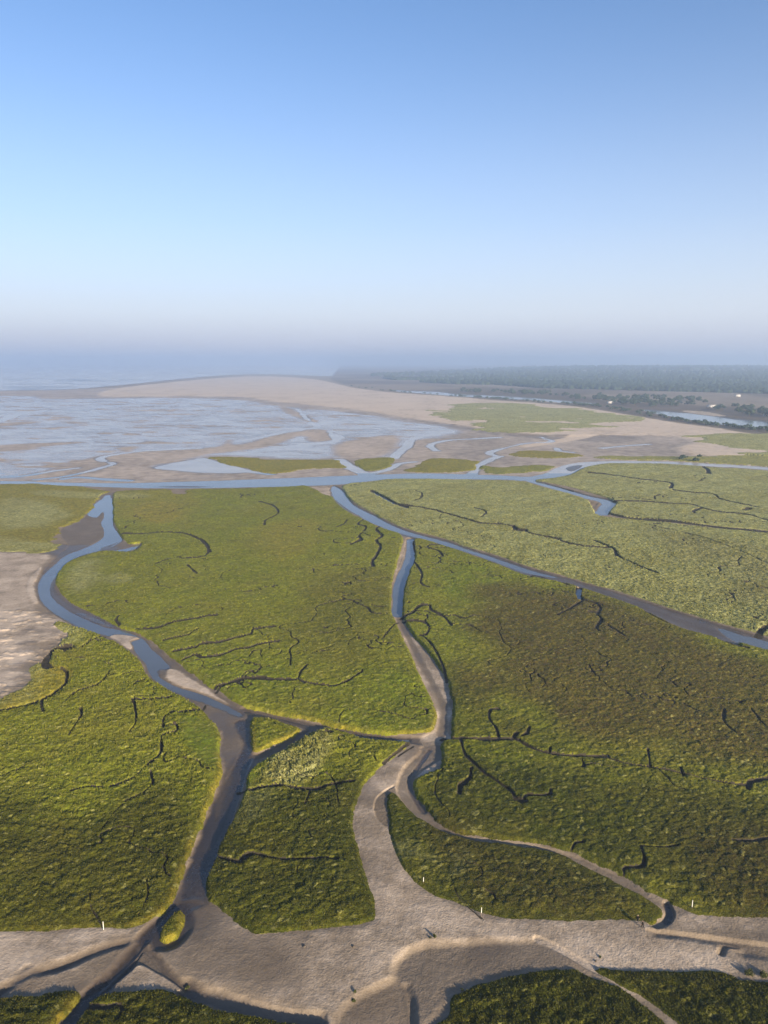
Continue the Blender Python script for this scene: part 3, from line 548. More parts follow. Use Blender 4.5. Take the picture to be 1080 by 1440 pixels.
c4 = lambda p: crop(0, 660, 3, p)
c5 = lambda p: crop(340, 660, 3, p)
c6 = lambda p: crop(700, 620, 2.842, p)
l1 = lambda p: crop(0, 940, 3, p)
l2 = lambda p: crop(340, 940, 3, p)
l3 = lambda p: crop(700, 920, 2.842, p)
l4 = lambda p: crop(0, 1180, 3, p)
r5 = lambda p: crop(130, 860, 4.5, p)
for pts, k in (
        (c4([(520, 272), (600, 272), (680, 266), (780, 272), (850, 300), (880, 345), (850, 370), (770, 376)]), .7), (c4([(800, 275), (850, 300), (876, 325), (886, 350)]), 1.1),
        (r5([(165, 30), (150, 55), (170, 85)]), 1.0), (r5([(285, 112), (380, 108), (440, 95), (490, 75), (560, 60), (640, 48), (700, 35), (780, 25)]), 1.0),
        (r5([(455, 185), (520, 168), (600, 150), (640, 125), (670, 110)]), .7), (r5([(520, 252), (590, 240), (650, 228), (700, 205), (790, 198), (850, 185), (920, 165), (1000, 145), (1015, 118), (1075, 105), (1150, 95)]), 1.2),
        (r5([(570, 310), (610, 292), (655, 278), (690, 292), (780, 285), (850, 265), (900, 245), (980, 232), (1075, 205), (1180, 190)]), 1.0), (r5([(780, 480), (800, 470), (870, 460), (930, 440), (1000, 422), (1080, 420)]), 1.1),
        (l2([(-110, 95), (-60, 65), (0, 45), (100, 47), (180, 48), (235, 45), (250, 15), (275, -10)]), 1.0), (l2([(235, 45), (290, 65), (390, 75), (440, 58), (500, 22), (510, 5)]), .9), (c4([(655, 400), (690, 385), (720, 378)]), .6), (c4([(790, 405), (830, 440)]), .7),
        (c5([(75, 135), (130, 152), (155, 180), (130, 200), (100, 215), (95, 235)]), .8), (c5([(445, 212), (430, 230), (400, 243)]), .6), (c5([(515, 210), (490, 230), (525, 245), (495, 280), (500, 295), (460, 318)]), .9),
        (c5([(580, 238), (568, 255), (592, 280), (568, 300), (585, 325), (570, 360), (550, 392), (555, 412)]), 1.2), (c5([(725, 300), (728, 350), (720, 378), (760, 440), (755, 480), (792, 500)]), .8),
        (c5([(790, 335), (786, 322), (830, 317)]), .7), (c5([(790, 335), (830, 345), (850, 370)]), .8), (c5([(675, 625), (720, 605), (750, 578), (790, 575), (800, 595), (850, 620), (885, 660)]), 1.3), (c5([(885, 655), (960, 660), (1010, 690)]), .5),
        (c5([(690, 640), (760, 645), (790, 665), (780, 695), (755, 702)]), 1.0), (c5([(760, 702), (800, 740), (830, 790), (855, 850), (865, 895)]), .9), (c5([(660, 640), (620, 680), (590, 720)]), .5),
        (c6([(0, 330), (70, 345), (130, 370), (200, 385), (310, 415), (400, 425), (460, 430), (480, 460), (540, 490), (600, 515), (640, 532)]), .9), (c5([(545, 88), (600, 115), (660, 145), (720, 155), (780, 165), (860, 185), (930, 205), (1000, 225), (1080, 232)]), 1.0),
        (c6([(60, 340), (75, 355), (100, 358)]), 1.8), (c6([(200, 385), (240, 392)]), 1.6), (c6([(270, 405), (320, 418)]), 1.5), (c6([(385, 400), (450, 425), (470, 440), (475, 462)]), 1.3), (c5([(735, 90), (760, 100), (755, 120), (730, 130)]), .6), (c5([(980, 160), (1030, 180), (1010, 200)]), .7),
        (c6([(365, 127), (450, 135), (560, 152), (640, 160), (695, 170), (690, 190)]), .9), (c6([(700, 195), (780, 207), (850, 210), (885, 228), (900, 235), (960, 250), (1040, 265)]), .9), (c6([(470, 240), (600, 243), (700, 250), (780, 255), (830, 272), (900, 285), (1000, 295), (1080, 318), (1200, 345)]), .9),
        (c6([(820, 103), (838, 115), (842, 132)]), 1.3), (c6([(790, 290), (782, 280), (815, 268)]), .9), (c6([(985, 275), (1005, 270)]), 1.2), (c6([(440, 265), (440, 285), (480, 298), (560, 310), (700, 320), (800, 332), (900, 345), (1080, 362), (1300, 395)]), 1.5),
        (c6([(640, 345), (760, 370), (900, 415), (1000, 455), (1080, 490), (1250, 540)]), .35), (c6([(340, 640), (290, 670), (240, 697)]), .9), (c6([(330, 635), (390, 650), (410, 670), (398, 695), (415, 715), (395, 745), (405, 762)]), 1.2), (c6([(370, 685), (400, 686)]), .9), (c6([(440, 738), (475, 760), (510, 782)]), .8),
        (c6([(585, 678), (640, 710), (700, 736)]), .9), (c6([(130, 545), (155, 533), (280, 575)]), .7), (c6([(1042, 775), (1050, 760), (1085, 742)]), 2.2), (c6([(880, 790), (940, 815), (1000, 830)]), .8), (c6([(150, 160), (230, 180), (300, 198)]), .8),
        (r5([(715, 580), (700, 610), (670, 628), (600, 632), (530, 645), (500, 640), (460, 672), (448, 710), (455, 745)]), 1.0), (r5([(455, 745), (500, 720), (535, 730), (530, 765), (450, 790), (435, 830), (440, 880), (410, 930), (350, 980)]), 1.1), (l1([(640, 390), (600, 432), (560, 468), (500, 495), (470, 502)]), 1.0),
        (l1([(635, 440), (645, 490), (605, 530), (530, 567)]), 1.0), (l1([(520, 580), (480, 620), (430, 685)]), .7), (l1([(575, 137), (640, 132), (720, 125)]), .8), (l1([(470, 8), (430, 60), (400, 80), (380, 85), (320, 105), (280, 142)]), .9),
        (l1([(340, 170), (345, 200), (320, 245), (290, 290)]), .9), (l1([(0, 465), (60, 440), (130, 405)]), .7), (l1([(565, 130), (575, 230), (545, 275)]), .8), (l1([(310, 640), (340, 610), (400, 600)]), .5), (l1([(300, 520), (380, 505), (430, 505)]), .5), (l1([(180, 130), (175, 160), (185, 190)]), .8),
        (l2([(-10, 512), (40, 515), (80, 508), (160, 498), (240, 512), (310, 512), (380, 495), (470, 480)]), 1.3), (l2([(290, 515), (280, 550), (265, 585)]), .9), (l2([(-20, 825), (10, 795), (40, 785), (110, 800), (180, 810), (290, 806), (400, 812)]), 1.2), (l4([(915, 75), (960, 90), (1010, 100), (1060, 70)]), 1.6),
        (l2([(850, 292), (900, 297), (1000, 300), (1080, 303)]), 1.4), (l3([(0, 342), (70, 345), (110, 365), (150, 385), (220, 402), (340, 410), (430, 410)]), 1.5), (l3([(430, 412), (520, 440), (620, 455), (740, 480), (860, 510), (1000, 528)]), .8), (l3([(1000, 545), (1008, 515), (1040, 505), (1085, 500)]), 1.5),
        (l2([(925, 305), (935, 345), (950, 375), (985, 410), (1030, 450), (1080, 482)]), 1.7), (l3([(0, 515), (50, 550), (75, 580), (105, 592)]), 1.9), (l3([(100, 592), (120, 568), (200, 566), (212, 548)]), 1.1), (l2([(968, 425), (960, 470), (925, 500), (918, 532)]), 2.2), (l2([(1080, 175), (1052, 178), (1045, 215), (1075, 262), (1085, 300)]), 1.3),
        (l3([(905, 225), (905, 272), (950, 318)]), 1.2), (l3([(570, 772), (580, 800), (585, 830), (575, 855), (510, 858), (505, 880)]), 1.6), (l3([(570, 772), (650, 776), (720, 770)]), .6), (l3([(600, 385), (610, 455)]), 1.2), (l3([(730, 455), (742, 492)]), 1.1), (l3([(210, 375), (205, 402)]), 1.2),
        (l3([(940, 745), (1000, 748), (1040, 745), (1090, 735)]), .9), (l3([(100, 330), (118, 318), (125, 295)]), 1.2), (l3([(60, 340), (75, 320)]), 1.8), (l3([(295, 780), (310, 760), (340, 755)]), 1.0), (l3([(1010, 220), (1060, 280), (1090, 300)]), .7), (l3([(740, 200), (840, 250)]), .35),
        (l4([(620, 180), (625, 240), (600, 300), (580, 325)]), .8), (l4([(380, 235), (385, 290), (410, 330), (432, 370)]), .7), (l4([(0, 30), (60, 20)]), .5), (l4([(370, 710), (440, 715), (500, 700), (515, 730), (490, 775)]), 1.6),
        (crop(520, 1020, 6.75, [(130, 360), (240, 270), (370, 170)]), .8), (crop(520, 1020, 6.75, [(270, 290), (340, 240), (410, 195)]), .6), (crop(520, 1020, 6.75, [(640, 460), (700, 420)]), .8)):
    creek(pts, k)
for h_ in (hook1, hook3):
    creek(h_, floor=-.1, wide=1.4)
creek(hook2, floor=.2, wide=3.0)
creek(c6([(325, 585), (322, 610), (330, 632)]), floor=WATER - .2, wide=3.6)
creek(c5([(550, 92), (600, 118), (650, 145), (700, 160)]), floor=WATER - .2, wide=5)
creek([(677, 1290), (645, 1261), (634, 1234)], floor=.75, wide=.2)  # marker post's cast shadow, put in as a thin dark trench

# the dense net of small winding creeks between the traced ones
deep_in = (veg > 2.0) & ~np.isin(pid, [KEY[k] for k in ('flat one', 'flat two', 'flat three', 'flat four', 'flat five', 'shore band', 'dune patch', 'dune meadow', 'far west', 'islet', 'west fringe', 'triangle')])
for lam, lo, hi, wid, cut_, seed in ((34, 0, 310, .20, -.05, 501), (70, 270, 720, .55, -.05, 541), (34, 290, 520, .36, .12, 561), (22, 240, 430, .2, .05, 601)):
    m_ = deep_in & (SS > lo) & (SS < hi)
    xa, ya = X[m_], Y[m_]
    wx_ = xa + lam * .22 * vnoise(xa, ya, lam * .3, seed) + lam * .1 * vnoise(xa, ya, lam * .12, seed + 1)
    wy_ = ya + lam * .22 * vnoise(xa, ya, lam * .3, seed + 2) + lam * .1 * vnoise(xa, ya, lam * .12, seed + 3)
    e_ = lam * .03
    n0 = vnoise(wx_, wy_, lam, seed + 4)
    gr_ = np.hypot(vnoise(wx_ + e_, wy_, lam, seed + 4) - n0, vnoise(wx_, wy_ + e_, lam, seed + 4) - n0) / e_
    n_ = np.abs(n0) / np.maximum(gr_, .35 / lam)
    part = vnoise(xa, ya, lam * 1.5, seed + 7)
    wd_ = wid * sstep(cut_ - .08, cut_ + .3, part) * 1.15
    s_ = sstep(wd_ + .16 + wid * .3, wd_ * .6, n_) * (part > cut_ - .08) * (gr_ > .8 / lam)
    z[m_] += (np.minimum(z[m_], .86 - .3 * wid) - z[m_]) * s_
    trench[m_] = np.maximum(trench[m_], s_)

# crescent tussocks on the west sand field
fieldm = soft([(-60, 868), (20, 858), (75, 862), (100, 885), (85, 910), (62, 925), (55, 945), (40, 962), (0, 985), (-80, 1010)], 3)
m_ = fieldm > .01
wn_ = vnoise(X[m_], Y[m_], 3.0, 403)
dd, cc = worley(X[m_] * .62 + Y[m_] * .25 + 1.3 * wn_, Y[m_] + .9 * vnoise(X[m_], Y[m_], 2.2, 407), 2.9, 401, 1.0)
z[m_] += (fieldm[m_] * .36 * sstep(.6, .15, dd + .18 * wn_) * (cc > .5) * (.3 + 1.1 * (cc - .5) * 2)).astype(np.float32)
fieldm2 = soft([(590, 1090), (612, 1080), (630, 1068), (640, 1085), (610, 1100)], 1.5)
m_ = fieldm2 > .01
dd, cc = worley(X[m_], Y[m_], 1.2, 405)
z[m_] += (fieldm2[m_] * .3 * sstep(.5, .1, dd) * (cc > .4)).astype(np.float32)
# ripples and footprints on dry sand
nearsand = (SS < 330) & np.ones((R, Cn), bool) & (tv < .5)
xs2, ys2 = X[nearsand], Y[nearsand]
damp = sstep(.05, .5, fbm(xs2, ys2, 13, 721, 4))
wet[nearsand] = np.clip(wet[nearsand] + .3 * damp, 0, 1)
tone[nearsand] = tone[nearsand] + .03 - .10 * damp + .06 * fbm(xs2 * .3, ys2, 5, 725, 3)
z[nearsand] += (.028 * fbm(xs2, ys2, 1.1, 411, 2) + .03 * fbm(xs2, ys2, 3.2, 413, 2)) * (1 - wet[nearsand] * .8)

# ------------------------------------------------------------------ helpers for objects
def tag(o, label=None, cat=None, group=None, kind=None):
    if label: o['label'] = label
    if cat: o['category'] = cat
    if group: o['group'] = group
    if kind: o['kind'] = kind
    return o


def link(name, me, parent=None):
    o = bpy.data.objects.new(name, me)
    COL.objects.link(o)
    if parent: o.parent = parent
    return o


def empty(name, loc=(0, 0, 0), rz=0.0):
    o = bpy.data.objects.new(name, None)
    o.location = loc; o.rotation_euler = (0, 0, rz)
    o.empty_display_size = .3
    COL.objects.link(o)
    return o


def raw_mesh(name, verts, faces, mats, attrs=None, smooth_=True, fmat=None):
    """mesh from numpy arrays; faces all of one size"""
    me = bpy.data.meshes.new(name)
    verts = np.asarray(verts, np.float32)
    groups = [np.asarray(f, np.int32) for f in (faces if isinstance(faces, list) and isinstance(faces[0], np.ndarray) else [faces])]
    groups = [f for f in groups if len(f)]
    nf = sum(len(f) for f in groups)
    li = np.concatenate([f.ravel() for f in groups])
    sizes = np.concatenate([np.full(len(f), f.shape[1], np.int32) for f in groups])
    me.vertices.add(len(verts)); me.vertices.foreach_set('co', verts.ravel())
    me.loops.add(len(li)); me.loops.foreach_set('vertex_index', li)
    me.polygons.add(nf); me.polygons.foreach_set('loop_start', np.concatenate([[0], np.cumsum(sizes)[:-1]]).astype(np.int32))
    if smooth_:
        me.polygons.foreach_set('use_smooth', np.ones(nf, bool))
    for m in (mats if isinstance(mats, (list, tuple)) else [mats]):
        me.materials.append(m)
    if fmat is not None:
        me.polygons.foreach_set('material_index', np.asarray(fmat, np.int32))
    me.update(calc_edges=True)
    for n, a in (attrs or {}).items():
        at_ = me.attributes.new(n, 'FLOAT', 'POINT'); at_.data.foreach_set('value', np.asarray(a, np.float32))
    me.validate()
    return me


# ------------------------------------------------------------------ materials
class Nodes:
    def __init__(self, name):
        self.m = bpy.data.materials.new(name); self.m.use_nodes = True
        self.t = self.m.node_tree; self.n = self.t.nodes; self.n.clear()
        self.out = self.n.new('ShaderNodeOutputMaterial')
        self.b = self.n.new('ShaderNodeBsdfPrincipled')
        self.t.links.new(self.b.outputs[0], self.out.inputs[0])
        self.pos = self.n.new('ShaderNodeTexCoord').outputs['Object']

    def link(self, a, b):
        self.t.links.new(a, b)

    def set(self, sock, v):
        if hasattr(v, 'is_linked') or isinstance(v, bpy.types.NodeSocket):
            self.link(v, sock)
        else:
            sock.default_value = v

    def attr(self, name):
        a = self.n.new('ShaderNodeAttribute'); a.attribute_name = name
        return a.outputs['Fac']

    def noise(self, scale, detail=3, rough=.55, vec=None, lo=.35, hi=.65, stretch=None):
        n = self.n.new('ShaderNodeTexNoise'); n.inputs['Scale'].default_value = scale; n.inputs['Detail'].default_value = detail; n.inputs['Roughness'].default_value = rough
        v = vec or self.pos
        if stretch:
            mp = self.n.new('ShaderNodeMapping'); mp.inputs['Scale'].default_value = stretch[:3]
            if len(stretch) > 3: mp.inputs['Rotation'].default_value = (0, 0, stretch[3])
            self.link(v, mp.inputs[0]); v = mp.outputs[0]
        self.link(v, n.inputs['Vector'])
        r = self.n.new('ShaderNodeMapRange'); r.inputs['From Min'].default_value = lo; r.inputs['From Max'].default_value = hi
        self.link(n.outputs['Fac'], r.inputs['Value'])
        return r.outputs[0]

    def math(self, op, a, b=None, c=None):
        n = self.n.new('ShaderNodeMath'); n.operation = op
        self.set(n.inputs[0], a)
        if b is not None: self.set(n.inputs[1], b)
        if c is not None: self.set(n.inputs[2], c)
        return n.outputs[0]

    def mul(self, a, b):
        return self.math('MULTIPLY', a, b)

    def mix(self, f, a, b, blend='MIX'):
        n = self.n.new('ShaderNodeMix'); n.data_type = 'RGBA'; n.blend_type = blend
        self.set(n.inputs['Factor'], f)
        for s, v in ((n.inputs[6], a), (n.inputs[7], b)):
            if isinstance(v, tuple): s.default_value = (*v[:3], 1)
            else: self.link(v, s)
        return n.outputs[2]

    def mixf(self, f, a, b):
        n = self.n.new('ShaderNodeMix'); n.data_type = 'FLOAT'
        self.set(n.inputs[0], f); self.set(n.inputs[2], a); self.set(n.inputs[3], b)
        return n.outputs[0]

    def bump(self, hgt, dist, strength=1.0, prev=None):
        n = self.n.new('ShaderNodeBump'); n.inputs['Distance'].default_value = dist
        self.set(n.inputs['Strength'], strength)
        self.link(hgt, n.inputs['Height'])
        if prev is not None: self.link(prev, n.inputs['Normal'])
        self.link(n.outputs[0], self.b.inputs['Normal'])
        return n.outputs[0]

    def finish(self, col, rough, spec=.3):
        self.set(self.b.inputs['Base Color'], (*col[:3], 1) if isinstance(col, tuple) else col)
        self.set(self.b.inputs['Roughness'], rough)
        self.set(self.b.inputs['Specular IOR Level'], spec)
        return self.m


def simple(name, col, rough=.7, var=.25, scale=3.0, spec=.3):
    N = Nodes(name)
    n = N.noise(scale, 3)
    c = N.mix(n, tuple(x * (1 - var) for x in col), tuple(min(1, x * (1 + var)) for x in col))
    return N.finish(c, rough, spec)


def sand_material():
    N = Nodes('tidal_sand')
    w, t = N.attr('wet'), N.attr('tone')
    n1 = N.noise(.09, 5, .6); n2 = N.noise(.9, 4, .6); n3 = N.noise(3.2, 4, .7); n4 = N.noise(.012, 4, .55, stretch=(1, .6, 1))
    t2 = N.math('ADD', t, N.mul(N.math('SUBTRACT', n1, .5), .15))
    t2 = N.math('ADD', t2, N.mul(N.math('SUBTRACT', n2, .5), .07))
    t2 = N.math('ADD', t2, N.mul(N.math('SUBTRACT', n4, .5), .12))
    cr = N.n.new('ShaderNodeValToRGB'); N.link(t2, cr.inputs[0])
    e = cr.color_ramp.elements
    e[0].position = 0; e[0].color = (.048, .036, .027, 1); e[1].position = 1; e[1].color = (.50, .41, .325, 1)
    for p, c in ((.3, (.10, .076, .056)), (.6, (.155, .121, .088)), (.8, (.232, .185, .138))):
        q = e.new(p); q.color = (*c, 1)
    col = N.mix(N.mul(n3, .38), cr.outputs[0], N.mix(1.0, cr.outputs[0], (.62, .6, .58), 'MULTIPLY'))
    col = N.mix(N.mul(w, .6), col, N.mix(1.0, col, (.42, .42, .46), 'MULTIPLY'))
    rough = N.mixf(w, .92, N.mixf(n2, .14, .34))
    b1 = N.bump(n2, .05, N.mixf(w, .9, .25)); N.bump(N.noise(2.6, 3, .6, stretch=(1, 1, 1)), .05, N.mixf(w, .8, .15), b1)
    return N.finish(col, rough, N.mixf(w, .15, .5))


def marsh_material():
    N = Nodes('salt_marsh_plants')
    br, ye, pa, lu, de, cl = (N.attr(k) for k in ('brown', 'yellow', 'pale', 'lush', 'deep', 'clump'))
    nA = N.noise(.035, 5, .6); nB = N.noise(.22, 4, .6); nC = N.noise(1.1, 4, .65); nD = N.noise(3.2, 3, .6, lo=.4, hi=.68)
    base = N.mix(nA, (.115, .135, .012), (.165, .178, .024))
    base = N.mix(N.mul(nB, .6), base, (.10, .122, .008))
    base = N.mix(N.mul(lu, .85), base, (.095, .14, .008))
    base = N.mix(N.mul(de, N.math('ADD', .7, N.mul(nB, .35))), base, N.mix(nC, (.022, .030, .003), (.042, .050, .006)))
    bmask = N.math('MULTIPLY', br, N.math('ADD', .6, N.mul(nC, .7)), None)
    bmask = N.math('MINIMUM', bmask, 1.0)
    base = N.mix(bmask, base, N.mix(nB, (.075, .052, .032), (.058, .039, .031)))
    base = N.mix(N.math('MINIMUM', N.mul(ye, N.math('ADD', .5, N.mul(nB, .6))), 1.0), base, N.mix(nC, (.235, .17, .03), (.18, .15, .032)))
    base = N.mix(N.math('MINIMUM', N.mul(pa, N.math('ADD', .45, N.mul(nC, .7))), 1.0), base, N.mix(nB, (.31, .305, .23), (.26, .27, .20)))
    pA = N.noise(.055, 5, .7, lo=.52, hi=.66); pB = N.noise(.085, 5, .7, lo=.55, hi=.68, stretch=(1, .7, 1, .6)); pC = N.noise(.018, 4, .6, lo=.45, hi=.65)
    base = N.mix(N.mul(pA, .45), base, (.155, .135, .035)); base = N.mix(N.mul(pB, .5), base, (.062, .066, .018)); base = N.mix(N.mul(pC, .3), base, (.13, .105, .03))
    nE = N.noise(.40, 3, .6, lo=.36, hi=.64); nF = N.noise(.75, 3, .6, lo=.36, hi=.64, stretch=(1, .6, 1, .5))
    base = N.mix(1.0, base, N.mix(nE, (.74, .76, .72), (1.24, 1.22, 1.2)), 'MULTIPLY'); base = N.mix(1.0, base, N.mix(nF, (.80, .80, .8), (1.2, 1.2, 1.2)), 'MULTIPLY')
    # clump-to-clump colour: dead straw, dark rush, fresh shoots
    base = N.mix(N.mul(N.math('GREATER_THAN', cl, .72), .45), base, (.17, .16, .04))
    base = N.mix(N.mul(N.math('GREATER_THAN', cl, .955), .6), base, (.30, .29, .17))
    base = N.mix(N.mul(N.math('LESS_THAN', cl, .3), .5), base, (.055, .068, .008))
    base = N.mix(N.mul(nD, .35), base, (.19, .18, .05))
    base = N.mix(N.mul(N.noise(2.1, 4, .7, lo=.5, hi=.7), .5), base, (.045, .052, .007))
    b1 = N.bump(nC, .16, .7); N.bump(nD, .10, .8, b1)
    base = N.mix(1.0, base, (1.12, 1.1, .66), 'MULTIPLY')
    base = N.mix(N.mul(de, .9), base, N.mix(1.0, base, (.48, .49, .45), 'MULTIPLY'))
    base = N.mix(N.mul(br, .7), base, N.mix(1.0, base, (.70, .66, .66), 'MULTIPLY'))
    return N.finish(base, .9, .12)


def mud_material():
    N = Nodes('creek_mud')
    n1 = N.noise(.5, 4); n2 = N.noise(3.5, 3)
    c = N.mix(n1, (.028, .023, .017), (.055, .044, .032)); c = N.mix(N.mul(n2, .4), c, (.02, .022, .010))
    N.bump(n2, .08, .6)
    return N.finish(c, .85, .08)


def water_material(name, base, rough, wave):
    N = Nodes(name)
    n1 = N.noise(.02, 4, .6, stretch=(.6, 1, 1)); n2 = N.noise(.5, 3, .55); n3 = N.noise(3.0, 2)
    c = N.mix(n1, base, tuple(x * 1.35 for x in base))
    b = N.bump(n2, wave, .35); N.bump(n3, wave * .15, .3, b)
    N.b.inputs['IOR'].default_value = 1.33
    return N.finish(c, rough, .5)


M_SAND, M_MARSH, M_MUD = sand_material(), marsh_material(), mud_material()
M_WATER = water_material('tidal_water', (.07, .08, .095), .11, .03)
M_SEA = water_material('shallow_sea', (.26, .245, .23), .22, .08)

# ------------------------------------------------------------------ split the ground into its surfaces
idx = np.arange(R * Cn, dtype=np.int32).reshape(R, Cn)
quad = np.stack([idx[1:, :-1], idx[1:, 1:], idx[:-1, 1:], idx[:-1, :-1]], -1).reshape(-1, 4)


def fmean(a):
    return ((a[1:, :-1] + a[1:, 1:] + a[:-1, 1:] + a[:-1, :-1]) * .25).ravel()


def fmin(a):
    return np.minimum.reduce([a[1:, :-1], a[1:, 1:], a[:-1, 1:], a[:-1, :-1]]).ravel()


fveg = fmean(veg) > -.12
ftr = fmean(trench) > .35
fpid = pid[:-1, :-1].ravel()
fwet = fmean(wet); fz = fmean(z)
fv = np.repeat(V[:-1], Cn - 1); fu = np.tile(U[:-1], R - 1)
VX, VY, VZ = X.ravel(), Y.ravel(), z.ravel()
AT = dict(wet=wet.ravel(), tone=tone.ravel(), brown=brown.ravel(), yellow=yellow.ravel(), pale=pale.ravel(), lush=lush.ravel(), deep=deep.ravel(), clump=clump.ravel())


BLADES = 5
PXF = np.repeat(PXM, Cn, 1).ravel()
AMPF = amp.ravel()


def tuft_mesh(src):
    """leaning leaf blades growing from the given grid points"""
    n = len(src)
    pm = PXF[src]
    hgt = (.11 + .22 * RNG.random(n) ** 1.5) * np.clip(pm / .17, .9, 2.4) * np.clip(AMPF[src], .4, 1.6)
    base = np.stack([VX[src] + pm * (RNG.random(n) - .5), VY[src] + 1.5 * pm * (RNG.random(n) - .5), VZ[src] - .05], 1)
    ang = RNG.random(n)[:, None] * 6.28 + np.arange(BLADES)[None, :] * 6.2832 / BLADES + RNG.normal(0, .35, (n, BLADES))
    lean = hgt[:, None] * (.35 + .6 * RNG.random((n, BLADES))); up = hgt[:, None] * (.55 + .55 * RNG.random((n, BLADES)))
    wd = hgt[:, None] * (.28 + .25 * RNG.random((n, BLADES)))
    ca_, sa_ = np.cos(ang), np.sin(ang)
    b3 = np.repeat(base[:, None, :], BLADES, 1)
    o1 = np.stack([-sa_ * wd + ca_ * lean * .15, ca_ * wd + sa_ * lean * .15, 0 * ca_], -1)
    o2 = np.stack([sa_ * wd + ca_ * lean * .15, -ca_ * wd + sa_ * lean * .15, 0 * ca_], -1)
    o3 = np.stack([ca_ * lean, sa_ * lean, up], -1)
    v3 = np.stack([b3 + o1, b3 + o2, b3 + o3], 2).reshape(-1, 3)
    f3 = np.arange(n * BLADES * 3, dtype=np.int32).reshape(-1, 3)
    return v3.astype(np.float32), f3, np.repeat(src, BLADES * 3)


def surface(name, mask, mat, names, zflat=None, tufts=None):
    q = quad[mask]
    if len(q) == 0:
        return None
    used = np.zeros(R * Cn, bool); used[q.ravel()] = True
    ids = np.nonzero(used)[0]
    remap = np.full(R * Cn, -1, np.int32); remap[ids] = np.arange(len(ids), dtype=np.int32)
    vz = VZ[ids] if zflat is None else np.full(len(ids), zflat, np.float32)
    co_ = np.stack([VX[ids], VY[ids], vz], 1)
    at_ = {k: AT[k][ids] for k in names}
    fc = [remap[q]]
    if tufts is not None and len(tufts):
        tv_, tf_, src = tuft_mesh(tufts)
        fc.append(tf_ + len(co_)); co_ = np.concatenate([co_, tv_])
        at_ = {k: np.concatenate([at_[k], AT[k][src]]) for k in names}
        if 'clump' in at_:
            at_['clump'][len(ids):] = np.repeat(RNG.random(len(tufts)).astype(np.float32), len(src) // len(tufts))
    return link(name, raw_mesh(name, co_, fc, mat, at_))


is_marsh = fveg & ~ftr & (fpid >= 0)
for i, (key, poly, top, bw, lab) in enumerate(MEADOWS):
    sel = is_marsh & (fpid == i)
    src = quad[sel][:, 0] if sel.any() else np.zeros(0, np.int32)
    vv_ = np.repeat(V, Cn)[src]; uu_ = np.tile(U, R)[src]
    dens = np.where(vv_ < 690, 0, np.where(vv_ < 830, .09, np.where(vv_ < 1300, .2, .24))) * np.where((uu_ < -15) | (uu_ > 1095), .35, 1) * np.clip(AMPF[src] * 1.1, .3, 1.2)
    src = src[(RNG.random(len(src)) < dens) & (veg.ravel()[src] > .15)]
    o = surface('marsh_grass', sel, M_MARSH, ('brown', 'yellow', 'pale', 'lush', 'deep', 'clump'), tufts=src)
    if o:
        tag(o, lab, 'marsh grass', None, 'stuff')
rest = ~is_marsh
is_tr = rest & ftr
tag(surface('tidal_creek_beds', is_tr, M_MUD, ()), 'dark mud beds of the narrow creeks cut through the meadows', 'creek bed', None, 'structure')
rest = rest & ~is_tr
inpoly = lambda poly: (lambda r: (lambda full: fmean(full) > 0)(_fill(r)))(poly_sd(poly, 30))


def _fill(r):
    full = np.full((R, Cn), -1.0, np.float32)
    full[r[0]] = r[1]
    return full


f_bank = inpoly(sandbank) & rest
f_polder = inpoly(polder) & rest & ~f_bank
f_flat = (fv < 690) & rest & ~f_bank & ~f_polder
f_near = rest & ~f_bank & ~f_polder & ~f_flat
tag(surface('sandbank_beach', f_bank, M_SAND, ('wet', 'tone')), 'pale pinkish sandbank stretching across the estuary', 'sandbank', None, 'structure')
tag(surface('polder_land', f_polder, M_SAND, ('wet', 'tone')), 'tan fields and dunes behind the sandbank and the far river', 'land', None, 'structure')
tag(surface('mudflat_shore', f_flat, M_SAND, ('wet', 'tone')), 'brown tidal mudflat with wet sheen north of the creek', 'mudflat', None, 'structure')
tag(surface('sandy_path', f_near & (fv > 1030), M_SAND, ('wet', 'tone')), 'pale sand lanes and dark muddy gullies in front of the meadows', 'sand lane', None, 'structure')
tag(surface('channel_shore', f_near & (fv <= 1030), M_SAND, ('wet', 'tone')), 'sand and mud along the river and the channels', 'river bed', None, 'structure')
low = fmin(z) < WATER + .02
far_r = low & (inpoly(river_a) | inpoly(river_b))
sea_m = low & (fv < 553) & ~far_r
bay_m = low & (fv >= 553) & (fv < 664) & ~far_r
crk = low & ~far_r & ~sea_m & ~bay_m
for nm, mk, mt, lab, ct in (('far_river', far_r, M_WATER, 'pale river behind the sandbank, in front of the wooded land', 'river'), ('sea', sea_m, M_SEA, 'hazy sea beyond the sandbank', 'sea'),
                            ('bay_water', bay_m, M_SEA, 'thin sheet of pale blue water on the bay', 'water'), ('creek_water', crk, M_WATER, 'blue water in the winding river and its channels', 'water')):
    tag(surface(nm, mk, mt, (), WATER), lab, ct, None, 'structure')
me = raw_mesh('ground', [(-47000, -1500, -6), (47000, -1500, -6), (47000, 47000, -6), (-47000, 47000, -6)], [(0, 1, 2, 3)], M_SEA, smooth_=False)
tag(link('ground', me), 'flat sea bed under the whole estuary', 'ground', None, 'structure')


def ground_z(u, v):
    """height of the built ground at a photo pixel"""
    r = int(np.argmin(np.abs(V - v))); c = int(np.argmin(np.abs(U - u)))
    return float(z[r, c])


def spot(u, v):
    """the point of the built ground that shows at a photo pixel"""
    zg = 0.9
    for _ in range(4):
        p = at(u, v, zg - ZREF)
        r = int(np.argmin(np.abs(YR - p[1]))); c = int(np.argmin(np.abs(X[r] - p[0])))
        zg = float(z[r, c])
    return Vector((p[0], p[1], zg))


